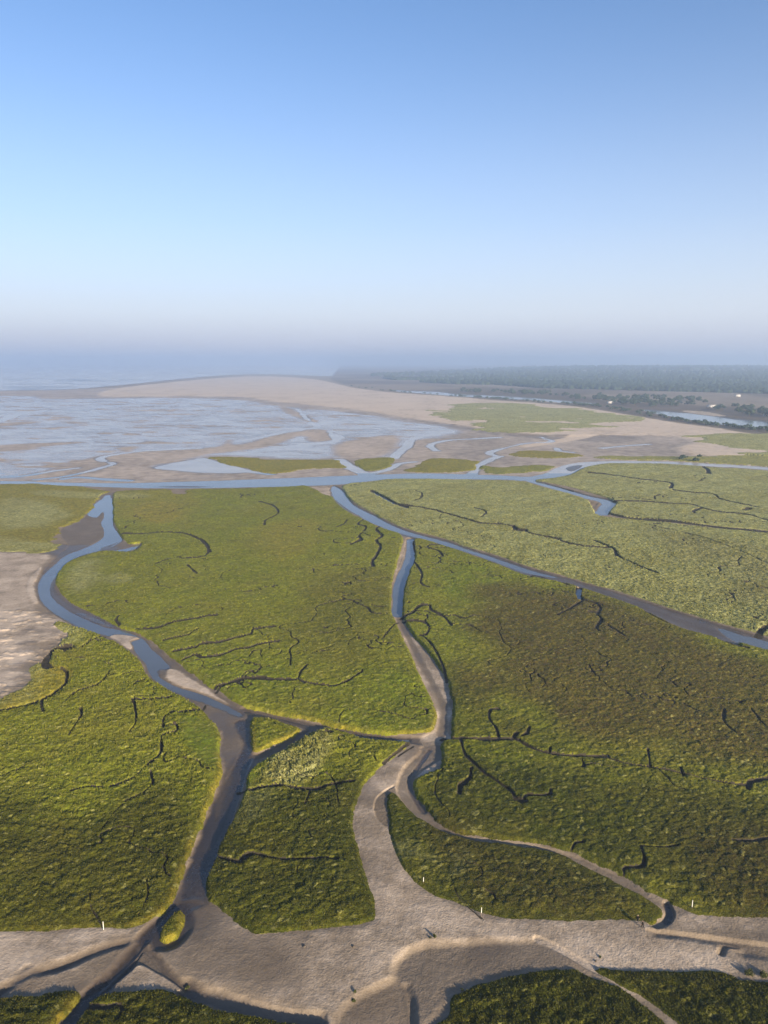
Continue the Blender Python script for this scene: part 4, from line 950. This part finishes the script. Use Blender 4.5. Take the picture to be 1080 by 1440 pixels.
# ------------------------------------------------------------------ vegetation as things
def ico(n, jit, rng, squash=1.0):
    t = (1 + 5 ** .5) / 2
    v = np.array([(-1, t, 0), (1, t, 0), (-1, -t, 0), (1, -t, 0), (0, -1, t), (0, 1, t), (0, -1, -t), (0, 1, -t), (t, 0, -1), (t, 0, 1), (-t, 0, -1), (-t, 0, 1)], float)
    f = [(0, 11, 5), (0, 5, 1), (0, 1, 7), (0, 7, 10), (0, 10, 11), (1, 5, 9), (5, 11, 4), (11, 10, 2), (10, 7, 6), (7, 1, 8), (3, 9, 4), (3, 4, 2), (3, 2, 6), (3, 6, 8), (3, 8, 9), (4, 9, 5), (2, 4, 11), (6, 2, 10), (8, 6, 7), (9, 8, 1)]
    for _ in range(n):
        v = list(map(tuple, v)); cache = {}; nf = []

        def mid(a, b):
            k = (min(a, b), max(a, b))
            if k not in cache:
                m = (np.array(v[a]) + np.array(v[b])) / 2
                cache[k] = len(v); v.append(tuple(m / np.linalg.norm(m) * 1.902))
            return cache[k]
        for a, b, c in f:
            ab, bc, ca_ = mid(a, b), mid(b, c), mid(c, a)
            nf += [(a, ab, ca_), (b, bc, ab), (c, ca_, bc), (ab, bc, ca_)]
        f = nf; v = np.array(v)
    v = np.array(v) / 1.902
    v = v * (1 + jit * rng.normal(0, 1, (len(v), 1)))
    v[:, 2] *= squash
    return v, np.array(f, np.int32)


def leaf_cloud(centres, radii, n, size, rng):
    """leaf-sized faces through a volume made of several lobes"""
    k = rng.integers(0, len(centres), n)
    d = rng.normal(0, 1, (n, 3)); d /= np.linalg.norm(d, axis=1)[:, None]
    rr = rng.random(n) ** .45
    p = np.array(centres)[k] + d * rr[:, None] * np.array(radii)[k][:, None] * np.array([1, 1, .8])
    a = rng.normal(0, 1, (n, 3)); a /= np.linalg.norm(a, axis=1)[:, None]
    b = np.cross(a, rng.normal(0, 1, (n, 3))); b /= np.linalg.norm(b, axis=1)[:, None] + 1e-9
    s = (size * (.6 + .8 * rng.random(n)))[:, None]
    vv = np.stack([p - a * s, p + b * s * .55, p + a * s, p - b * s * .55], 1).reshape(-1, 3)
    return vv, np.arange(n * 4, dtype=np.int32).reshape(-1, 4)


def foliage(name, c1, c2, scale=.6):
    N = Nodes(name)
    n = N.noise(scale, 4, .65); n2 = N.noise(scale * .2, 2)
    oi = N.n.new('ShaderNodeObjectInfo')
    c = N.mix(n, c1, c2)
    c = N.mix(N.mul(oi.outputs['Random'], .55), c, tuple(x * .62 for x in c2))
    return N.finish(c, .9, .12)


M_TREE = foliage('tree_leaves', (.022, .038, .028), (.045, .064, .038), .35)
M_BARK = simple('bark', (.10, .075, .055), .9, .3, 2.0, .15)
M_BUSH = foliage('bush_leaves', (.03, .042, .014), (.085, .09, .03), 3.0)


def tube(p0, p1, r0, r1, k=7):
    p0, p1 = np.array(p0, float), np.array(p1, float)
    d = p1 - p0; d /= np.linalg.norm(d)
    a = np.cross(d, (0, 0, 1) if abs(d[2]) < .9 else (1, 0, 0)); a /= np.linalg.norm(a); b = np.cross(d, a)
    t = np.arange(k) * 2 * math.pi / k
    ring = np.cos(t)[:, None] * a + np.sin(t)[:, None] * b
    v = np.concatenate([p0 + ring * r0, p1 + ring * r1])
    f = np.array([(i, (i + 1) % k, k + (i + 1) % k, k + i) for i in range(k)], np.int32)
    return v, f


def join(parts):
    vs, fs, o = [], [], 0
    by = {}
    for v, f in parts:
        vs.append(v); by.setdefault(f.shape[1], []).append(f + o); o += len(v)
    return np.concatenate(vs), [np.concatenate(x) for x in by.values()]


def tree_meshes(h, spread, seed, leaves):
    rng = np.random.default_rng(seed)
    tr = [tube((0, 0, -.5), (.15, .1, h * .45), h * .03, h * .018)]
    cs, rs = [], []
    for k in range(8):
        a = k * 2.4 + rng.random(); rad = spread * (.25 + .5 * rng.random()) * (0 if k == 7 else 1); zz = h * (.34 + .42 * rng.random()) if k < 7 else h * .78
        c = (math.cos(a) * rad, math.sin(a) * rad, zz); cs.append(c); rs.append(spread * (.34 + .2 * rng.random()))
        tr.append(tube((.1, .05, h * .3), c, h * .013, h * .005, 5))
    v, f = leaf_cloud(cs, rs, leaves, h * .052, rng)
    cores = []
    for c, r in zip(cs, rs):
        iv, if_ = ico(1, .22, rng, .85); cores.append((iv * r * .6 + np.array(c), if_))
    cv, cf = join([(v, f)] + cores)
    tv_, tf_ = join(tr)
    return raw_mesh('crown', cv, cf, M_TREE, smooth_=False), raw_mesh('trunk', tv_, tf_, M_BARK)


TREES = [tree_meshes(12 + i, 7.5 + .8 * i, 50 + i, 760) for i in range(4)]
SHRUBS = [tree_meshes(5.0, 5.5, 70 + i, 420) for i in range(3)]


def in_poly(poly, n, rng):
    P = np.array(poly, float); out = []
    while len(out) < n:
        u = rng.uniform(P[:, 0].min(), P[:, 0].max()); v = rng.uniform(P[:, 1].min(), P[:, 1].max())
        c = False
        for (a, b), (d, e) in zip(P, np.roll(P, -1, 0)):
            if (b > v) != (e > v) and u < a + (v - b) / (e - b) * (d - a): c = not c
        if c: out.append((u, v))
    return out


def plant(kind, label, cat, group, u, v, protos, rng, s=1.0):
    crown, trunk = protos[rng.integers(len(protos))]
    o = empty(kind, spot(u, v), rng.uniform(0, 6.28))
    k = s * rng.uniform(.75, 1.2); o.scale = (k * rng.uniform(.9, 1.25), k * rng.uniform(.9, 1.25), k)
    tag(o, label, cat, group)
    link('crown', crown, o); link('trunk', trunk, o)
    return o


rt = np.random.default_rng(5)
for u, v in in_poly([(800, 559.5), (830, 556), (900, 559), (990, 562), (993, 571), (940, 572.5), (900, 572.5), (850, 567), (815, 563)], 92, rt):
    plant('broadleaf_tree', 'dark tree in the wooded belt between the two reaches of the far river', 'tree', 'trees between the river reaches', u, v, TREES, rt)
for u, v in in_poly([(1004, 574), (1030, 571.5), (1080, 576), (1180, 584), (1180, 600), (1080, 589), (1040, 583), (1008, 580)], 62, rt):
    plant('broadleaf_tree', 'dark tree in the grove across the river near the right edge', 'tree', 'grove across the river', u, v, TREES, rt)
for u, v in in_poly([(642, 549.5), (700, 550), (760, 552), (800, 556), (800, 560), (760, 556.5), (700, 553.5), (650, 552)], 58, rt):
    plant('broadleaf_tree', 'hazy tree in the far row above the upper reach of the river', 'tree', 'far row of trees above the river', u, v, TREES, rt, .9)
bank = smooth([(800, 568.3), (830, 571), (870, 576), (915, 584), (965, 592.5), (1000, 597.5), (1040, 602), (1080, 606), (1180, 618)], False, 12)
for k in range(104):
    u, v = bank[rt.integers(len(bank))]
    plant('shrub', 'low dark shrub in the strip along the near bank of the far river', 'shrub', 'shrubs along the near river bank', u + rt.uniform(-6, 6), v + rt.uniform(-1.6, 1.3), SHRUBS, rt, 1.1)
edge = smooth([(497, 544), (553, 551), (640, 557.2), (700, 561.5), (760, 566), (800, 569)], False, 12)
for k in range(60):
    u, v = edge[rt.integers(len(edge))]
    plant('shrub', 'small hazy shrub on the far edge of the sandbank', 'shrub', 'shrubs on the sandbank edge', u + rt.uniform(-6, 6), v - rt.uniform(.2, 1.2), SHRUBS, rt, 1.0)
for u, v, s, lab in ((958.5, 646.5, 1.0, 'dark bush on the north shore of the creek, left of the pair'), (961.5, 644.5, 1.1, 'taller dark green bush leaning over the creek shore, just behind its neighbour'),
                     (977.5, 648, .7, 'small purple-grey bush at the water edge of the creek'), (984, 642.5, .75, 'dark bush standing back from the creek on the pale sand')):
    plant('shrub', lab, 'shrub', None, u, v, SHRUBS, rt, s)

# the far wood on its low hills: one mass
rf = np.random.default_rng(9)
pts = in_poly([(520, 527), (545, 526), (640, 522.5), (720, 520), (800, 519.2), (1080, 518.6), (1440, 519), (1440, 566), (1080, 554), (960, 551), (880, 549), (760, 546), (700, 541.5), (640, 540.5), (570, 536.5), (528, 531)], 16000, rf)
edge = smooth([(524, 530.5), (570, 536), (640, 540), (700, 541), (760, 545.5), (880, 548.5), (960, 551), (1080, 553.5), (1300, 561)], False, 60)
pts += [(edge[i][0] + rf.uniform(-2, 2), edge[i][1] - rf.uniform(0, 1.2)) for i in rf.integers(0, len(edge), 1600)]
# clearings and fields in the wood
vs, fs, off = [], [], 0
for u, v in pts:
    p = at(u, v)
    gap = vnoise(np.array([p[0] * .35]), np.array([p[1]]), 420, 611)[0]
    if gap > .55 and v > 524:
        continue
    if v > 543.5 and 780 < u < 900 and rf.random() < .5:
        continue
    hh = 58 * 0.75 * float(sstep(2900, 8200, p[1]) * sstep(150, 2600, p[0] - .02 * p[1]) * sstep(13000, 9000, p[1])) + 1.4
    r = rf.uniform(8, 14) * (1 + .5 * min(1, max(0, (p[1] - 3000) / 5000)))
    iv, if_ = ico(0, .14, rf, rf.uniform(.8, 1.15))
    a = rf.uniform(0, 6.28); ca_, sa_ = math.cos(a), math.sin(a)
    iv = np.stack([iv[:, 0] * ca_ - iv[:, 1] * sa_, iv[:, 0] * sa_ + iv[:, 1] * ca_, iv[:, 2]], 1)
    vs.append(iv * r + np.array([p[0], p[1], hh + r * .3])); fs.append(if_ + off); off += len(iv)
me = raw_mesh('forest', np.concatenate(vs), np.concatenate(fs), foliage('far_wood_leaves', (.014, .028, .020), (.034, .050, .028), .02), smooth_=False)
tag(link('forest', me), 'wide dark wood on low hills along the hazy horizon', 'forest', None, 'stuff')

# ------------------------------------------------------------------ far buildings
M_WHITE = simple('white_render', (.46, .45, .43), .8, .06, .5)
M_ROOF = simple('grey_roof', (.33, .32, .31), .7, .12, .4)
M_DARK = simple('dark_opening', (.05, .05, .055), .4, .2, .5)


def box(c, s):
    c, s = np.array(c, float), np.array(s, float) / 2
    v = np.array([(x, y, w_) for w_ in (-1, 1) for y in (-1, 1) for x in (-1, 1)]) * s + c
    return v, np.array([(0, 2, 3, 1), (4, 5, 7, 6), (0, 1, 5, 4), (2, 6, 7, 3), (0, 4, 6, 2), (1, 3, 7, 5)], np.int32)


def house(name, u, v, w_, d_, h_, rz, label, cat):
    o = empty(name, spot(u, v), rz)
    tag(o, label, cat)
    v_, f_ = box((0, 0, h_ / 2 - .5), (w_, d_, h_ + 1)); link('wall', raw_mesh('wall', v_, f_, M_WHITE, smooth_=False), o)
    e = .5; rh = d_ * .28
    rv = [(-w_ / 2 - e, -d_ / 2 - e, h_), (w_ / 2 + e, -d_ / 2 - e, h_), (w_ / 2 + e, d_ / 2 + e, h_), (-w_ / 2 - e, d_ / 2 + e, h_), (-w_ / 2 - e, 0, h_ + rh), (w_ / 2 + e, 0, h_ + rh)]
    link('roof', raw_mesh('roof', rv, [np.array([(0, 1, 5, 4), (2, 3, 4, 5), (0, 3, 2, 1)], np.int32), np.array([(3, 0, 4), (1, 2, 5)], np.int32)], M_ROOF, smooth_=False), o)
    v_, f_ = box((-w_ * .2, -d_ / 2, 1.2), (1.8, .12, 2.4)); link('door', raw_mesh('door', v_, f_, M_DARK, smooth_=False), o)
    for k in (.1, .32):
        v_, f_ = box((w_ * k, -d_ / 2, h_ * .55), (1.6, .12, 1.3)); link('window', raw_mesh('window', v_, f_, M_DARK, smooth_=False), o)
    return o


house('barn', 858, 567.2, 13, 8, 3.6, .2, 'white farm building beside the river at the edge of the wooded belt', 'building')
house('shed', 1000.5, 572.8, 21, 9, 3.6, -.35, 'long low white shed in the tan field between two groves', 'building')
house('barn', 1037, 557.6, 15, 9, 4.2, .1, 'small white building far off below the wooded hills', 'building')
house('shed', 1079, 585, 14, 8, 4.0, -.2, 'white shed by the water at the right edge, under the grove', 'building')

# ------------------------------------------------------------------ marker posts
M_POSTW = simple('white_post_paint', (.58, .57, .53), .7, .08, 4)
M_POSTB = simple('weathered_post_wood', (.12, .09, .065), .85, .3, 8)


def marker_post(u, v, h_, cut_, label):
    o = empty('marker_post', spot(u, v)); tag(o, label, 'post', 'white marker posts along the sand lane')
    v_, f_ = tube((0, 0, -.4), (.02, 0, h_ * cut_), .065, .06, 10)
    link('shaft', raw_mesh('shaft', v_, f_, M_POSTB), o)
    a, b = tube((.02, 0, h_ * cut_), (.03, .01, h_),   .075, .07, 10)
    c, d = tube((.03, .01, h_), (.03, .01, h_ + .04), .07, .02, 10)
    v_, f_ = join([(a, np.array(b)), (c, d)])
    link('white_sleeve', raw_mesh('white_sleeve', v_, f_, M_POSTW), o)


marker_post(145.6, 1308.5, 2.0, .08, 'white marker post on the sand beside the big south-west meadow')
marker_post(595.3, 1241.5, 1.35, .25, 'white marker post in the grass where the sand lane turns north')
marker_post(676.6, 1289, 2.1, .42, 'white-topped marker post on the sand at the foot of the curved meadow strip')
marker_post(972.8, 1277.5, 1.9, .22, 'white marker post at the meadow corner beside the creek mouth')

# ------------------------------------------------------------------ people
def skin_mesh(name, verts, edges, radii, mat, parent, root=0, sub=2):
    me_ = bpy.data.meshes.new(name); me_.from_pydata(verts, edges, [])
    ob = bpy.data.objects.new(name, me_); COL.objects.link(ob)
    md = ob.modifiers.new('skin', 'SKIN'); md.use_smooth_shade = True
    sv = me_.skin_vertices[0].data
    for i, r_ in enumerate(radii):
        sv[i].radius = (r_ if isinstance(r_, tuple) else (r_, r_)); sv[i].use_root = (i == root)
    ss_ = ob.modifiers.new('sub', 'SUBSURF'); ss_.levels = ss_.render_levels = sub
    dg = bpy.context.evaluated_depsgraph_get()
    real = bpy.data.meshes.new_from_object(ob.evaluated_get(dg)); real.name = name
    bpy.data.objects.remove(ob); bpy.data.meshes.remove(me_)
    real.materials.clear(); real.materials.append(mat)
    return link(name, real, parent)


M_SKIN = simple('skin', (.46, .30, .22), .6, .08, 9)
M_BLACK = simple('black_cloth', (.007, .007, .008), .95, .25, 12, .03)
M_NAVY = simple('dark_blue_cloth', (.012, .013, .019), .95, .25, 12, .03)
M_LIGHT = simple('light_cloth', (.55, .53, .50), .8, .1, 12)
M_HAIRD = simple('dark_hair', (.03, .022, .017), .6, .3, 30)
M_HAIRL = simple('light_hair', (.40, .33, .24), .6, .2, 30)


def person(u, v, rz, label, jacket, trousers, hair, shoes, stride=1):
    o = empty('person', spot(u, v), rz); tag(o, label, 'person')
    s = stride
    J_ = dict(low=(0, 0, .84), pel=(0, 0, .94), spn=(0, .01, 1.12), chs=(0, 0, 1.32), col=(0, .005, 1.45), nck=(0, .01, 1.52), jaw=(0, .035, 1.585), hed=(0, .015, 1.67), crn=(0, 0, 1.735),
              hl=(-.1, 0, .90), kl=(-.1, .15 * s, .49), al=(-.1, .12 * s, .09), tl=(-.11, .27 * s, .04), hr=(.1, 0, .90), kr=(.1, -.03 * s, .48), ar=(.1, -.27 * s, .13), tr=(.11, -.14 * s, .04),
              sl=(-.19, 0, 1.42), el=(-.25, -.12 * s, 1.16), wl=(-.24, -.03 * s, .93), ml=(-.24, .0, .85), sr=(.19, 0, 1.42), er=(.25, .06 * s, 1.15), wr=(.23, .2 * s, .96), mr=(.225, .24 * s, .88))
    Rr = dict(low=(.13, .10), col=.062, pel=(.15, .11), spn=(.135, .10), chs=(.165, .115), nck=.054, jaw=(.072, .085), hed=(.088, .104), crn=.06, hl=.09, kl=.06, al=.042, tl=.035, hr=.09, kr=.06, ar=.042, tr=.035, sl=.06, el=.042, wl=.03, ml=.032, sr=.06, er=.042, wr=.03, mr=.032)
    names = [n for n in J_ if n != 'low']
    E = [('pel', 'spn'), ('spn', 'chs'), ('chs', 'col'), ('col', 'nck'), ('nck', 'jaw'), ('jaw', 'hed'), ('hed', 'crn'), ('pel', 'hl'), ('hl', 'kl'), ('kl', 'al'), ('al', 'tl'), ('pel', 'hr'), ('hr', 'kr'), ('kr', 'ar'), ('ar', 'tr'),
         ('chs', 'sl'), ('sl', 'el'), ('el', 'wl'), ('wl', 'ml'), ('chs', 'sr'), ('sr', 'er'), ('er', 'wr'), ('wr', 'mr')]
    V_ = [J_[n] for n in names]; Rd = [Rr[n] for n in names]
    for sd, m, dx in (('l', 'ml', -1), ('r', 'mr', 1)):              # five fingers from each palm
        bx, by, bz = J_[m]
        for k, (oy, ln) in enumerate(((.03, .075), (.012, .085), (-.008, .08), (-.026, .062), (.042, .05))):
            i = len(V_); dirz = -1 if k < 4 else -.55
            V_.append((bx - dx * .004, by + oy, bz - .03)); V_.append((bx - dx * .016, by + oy + (0 if k < 4 else .02), bz - .03 + dirz * ln))
            Rd += [.010, .008]; names += [f'{sd}{k}a', f'{sd}{k}b']
            E += [(m, f'{sd}{k}a'), (f'{sd}{k}a', f'{sd}{k}b')]
    V_ += [(0, .105, 1.625)]; Rd += [.014]; names.append('nose'); E.append(('hed', 'nose'))
    ix = {n: i for i, n in enumerate(names)}
    skin_mesh('body', V_, [(ix[a], ix[b]) for a, b in E], Rd, M_SKIN, o, ix['pel'])

    def sub(nm, keep, grow, mat, root):
        kk = [n for n in keep]; ii = {n: i for i, n in enumerate(kk)}
        ed = [(ii[a], ii[b]) for a, b in E + [('pel', 'low')] if a in ii and b in ii]
        rad = [tuple(x + grow for x in Rr[n]) if isinstance(Rr[n], tuple) else Rr[n] + grow for n in kk]
        return skin_mesh(nm, [J_[n] for n in kk], ed, rad, mat, o, ii[root])
    sub('jacket', ['low', 'pel', 'spn', 'chs', 'col', 'sl', 'el', 'wl', 'sr', 'er', 'wr'], .022, jacket, 'chs')
    sub('trousers', ['pel', 'hl', 'kl', 'al', 'hr', 'kr', 'ar'], .017, trousers, 'pel')
    for a, t in (('al', 'tl'), ('ar', 'tr')):
        pa_, pt = J_[a], J_[t]
        skin_mesh('shoe', [(pa_[0], pa_[1] - .03, pa_[2] - .03), ((pa_[0] + pt[0]) / 2, (pa_[1] + pt[1]) / 2, (pa_[2] + pt[2]) / 2 - .01), pt], [(0, 1), (1, 2)], [.05, .05, .042], shoes, o)
    skin_mesh('hair', [(0, -.05, 1.62), (0, -.035, 1.71), (0, .03, 1.755)], [(0, 1), (1, 2)], [(.085, .07), (.10, .10), (.085, .06)], hair, o)
    return o


person(903.2, 1304.6, math.radians(35), 'person in black clothes walking on the sand, the one nearer the creek mouth', M_BLACK, M_BLACK, M_HAIRD, M_BLACK, 1)
person(896.3, 1297.2, math.radians(25), 'person with fair hair and pale shoes walking next to the grass edge', M_BLACK, M_NAVY, M_HAIRL, M_LIGHT, -1)

# ------------------------------------------------------------------ small plants, clods and stones on the sand
def clump_plant(u, v, r_, h_, label, name='shrub', cat='shrub', n=260, seed=1):
    rng = np.random.default_rng(seed)
    o = empty(name, spot(u, v), rng.uniform(0, 6)); tag(o, label, cat)
    cs = [(rng.uniform(-.5, .5) * r_, rng.uniform(-.5, .5) * r_, h_ * rng.uniform(.3, .7)) for _ in range(6)]
    v_, f_ = leaf_cloud(cs, [r_ * .6] * 6, n, .12, rng); v_[:, 2] = np.abs(v_[:, 2])
    link('foliage', raw_mesh('foliage', v_, f_, M_BUSH, smooth_=False), o)
    st = [tube((0, 0, -.2), c, .03, .012, 5) for c in cs]
    sv_, sf_ = join(st); link('stem', raw_mesh('stem', sv_, sf_, M_BARK), o)
    return o


clump_plant(611.5, 1319.5, .35, .95, 'small dark bush on the lip of the curved sand step', seed=1)
clump_plant(605, 1319, .2, .35, 'thin dry sprig on the sand step beside the small bush', 'plant_sprig', 'plant', 90, 2)
clump_plant(500, 1395.5, .35, .4, 'dark plant clump on the low end of the sand step', 'plant_tuft', 'plant', 140, 3)
clump_plant(497, 1408.5, .38, .35, 'dark tuft at the tip of the lower sand spur', 'plant_tuft', 'plant', 140, 4)
clump_plant(650, 1393.5, .3, .45, 'sprig in front of the rough dark grass, right above the hollow', 'plant_sprig', 'plant', 110, 5)
clump_plant(1053, 1369.5, .85, .7, 'round dark shrub on the bare sand near the bottom right corner', 'shrub', 'shrub', 420, 6)
clump_plant(1073, 1371.5, .95, .75, 'wider dark shrub at the right edge of the sand', 'shrub', 'shrub', 460, 7)
clump_plant(844, 1346.5, .25, .3, 'small dark sprig on the sand above the narrow path', 'plant_sprig', 'plant', 90, 8)
clump_plant(263, 1389.5, .45, .35, 'straw-coloured tuft on the edge of the dark gully', 'plant_tuft', 'plant', 150, 9)
M_CLOD = simple('mud_clod', (.09, .072, .055), .9, .3, 6)
for u, v, r_, lab in ((497, 1331.5, .26, 'dark mud clod alone on the open sand, left of the curved step'), (428, 1331.5, .30, 'dark mud clod on the sand plain below the four-sided meadow'), (838, 1352, .2, 'small mud clod beside the start of the narrow path')):
    v_, f_ = ico(2, .07, np.random.default_rng(int(u)), .6)
    o = link('mud_clod', raw_mesh('mud_clod', v_ * r_, f_, M_CLOD)); o.location = spot(u, v) + Vector((0, 0, r_ * .3)); tag(o, lab, 'clod')


# ------------------------------------------------------------------ air, light, sky, camera
N = bpy.data.materials.new('sea_haze'); N.use_nodes = True
N.node_tree.nodes.clear()
vo = N.node_tree.nodes.new('ShaderNodeVolumePrincipled'); ou = N.node_tree.nodes.new('ShaderNodeOutputMaterial')
N.node_tree.links.new(vo.outputs[0], ou.inputs['Volume'])
vo.inputs['Density'].default_value = 1.8e-4
vo.inputs['Color'].default_value = (.60, .76, 1.0, 1)
for nm in ('Density Attribute', 'Color Attribute', 'Temperature Attribute'):
    if nm in vo.inputs: vo.inputs[nm].default_value = ''
vo.inputs['Anisotropy'].default_value = .4
bx = [(x, y, zz) for zz in (-8, 230) for y in (-1800, 47500) for x in (-47500, 47500)]
me = raw_mesh('haze', bx, [(0, 2, 3, 1), (4, 5, 7, 6), (0, 1, 5, 4), (2, 6, 7, 3), (0, 4, 6, 2), (1, 3, 7, 5)], N, smooth_=False)
tag(link('haze', me), 'pale lavender sea haze over the whole estuary', 'haze', None, 'stuff')

sun = bpy.data.lights.new('sun', 'SUN'); sun.energy = 5.0; sun.angle = math.radians(.53); sun.color = (1.0, .83, .60)
so = bpy.data.objects.new('sun', sun); COL.objects.link(so)
dirv = Vector((math.sin(SUN_AZ) * math.cos(SUN_EL), math.cos(SUN_AZ) * math.cos(SUN_EL), math.sin(SUN_EL)))
so.rotation_euler = dirv.to_track_quat('Z', 'Y').to_euler(); so.location = dirv * 300

w = bpy.data.worlds.new('World'); sc.world = w; w.use_nodes = True
nt = w.node_tree; nt.nodes.clear()
sky = nt.nodes.new('ShaderNodeTexSky'); sky.sky_type = 'NISHITA'; sky.sun_disc = False
sky.sun_elevation = SUN_EL; sky.sun_rotation = SUN_AZ
sky.air_density = .8; sky.dust_density = .8; sky.ozone_density = 3.6; sky.altitude = 0
bg = nt.nodes.new('ShaderNodeBackground'); bg.inputs['Strength'].default_value = .08
wo = nt.nodes.new('ShaderNodeOutputWorld')
# pale aerosol glow low over the sea, on top of the clear sky
tc = nt.nodes.new('ShaderNodeTexCoord'); sx = nt.nodes.new('ShaderNodeSeparateXYZ'); nt.links.new(tc.outputs['Generated'], sx.inputs[0])
rp = nt.nodes.new('ShaderNodeValToRGB'); nt.links.new(sx.outputs['Z'], rp.inputs[0]); rp.color_ramp.interpolation = 'B_SPLINE'
el = rp.color_ramp.elements; el[0].position = 0; el[0].color = (.97, .97, .97, 1); el[1].position = .42; el[1].color = (0, 0, 0, 1)
for pz, fz_ in ((.05, .88), (.10, .66), (.17, .40), (.29, .11)):
    q = el.new(pz); q.color = (fz_, fz_, fz_, 1)
gl = nt.nodes.new('ShaderNodeMix'); gl.data_type = 'RGBA'; nt.links.new(rp.outputs[0], gl.inputs['Factor'])
nt.links.new(sky.outputs[0], gl.inputs[6]); 
cr_ = nt.nodes.new('ShaderNodeValToRGB'); nt.links.new(sx.outputs['Z'], cr_.inputs[0]); cr_.color_ramp.interpolation = 'EASE'
ce = cr_.color_ramp.elements; ce[0].position = .004; ce[0].color = (2.85, 2.85, 3.42, 1); ce[1].position = .066; ce[1].color = (3.62, 3.68, 4.05, 1)
nt.links.new(cr_.outputs[0], gl.inputs[7])
nt.links.new(gl.outputs[2], bg.inputs[0]); nt.links.new(bg.outputs[0], wo.inputs[0])

cam = bpy.data.cameras.new('camera'); co = bpy.data.objects.new('camera', cam); COL.objects.link(co)
co.location = (0, 0, H + ZREF); co.rotation_euler = (math.pi / 2 - PITCH, 0, 0)
cam.sensor_fit = 'VERTICAL'; cam.sensor_height = 36; cam.lens = F / 1440 * 36
cam.clip_start = .5; cam.clip_end = 120000
sc.camera = co
sc.view_settings.view_transform = 'Standard'; sc.view_settings.look = 'None'; sc.view_settings.gamma = 1.0; sc.view_settings.use_curve_mapping = False
sc.view_settings.exposure = 1.45
sc.render.engine = 'CYCLES'
sc.cycles.use_denoising = True
sc.cycles.max_bounces = 4; sc.cycles.diffuse_bounces = 2; sc.cycles.glossy_bounces = 2; sc.cycles.volume_bounces = 1
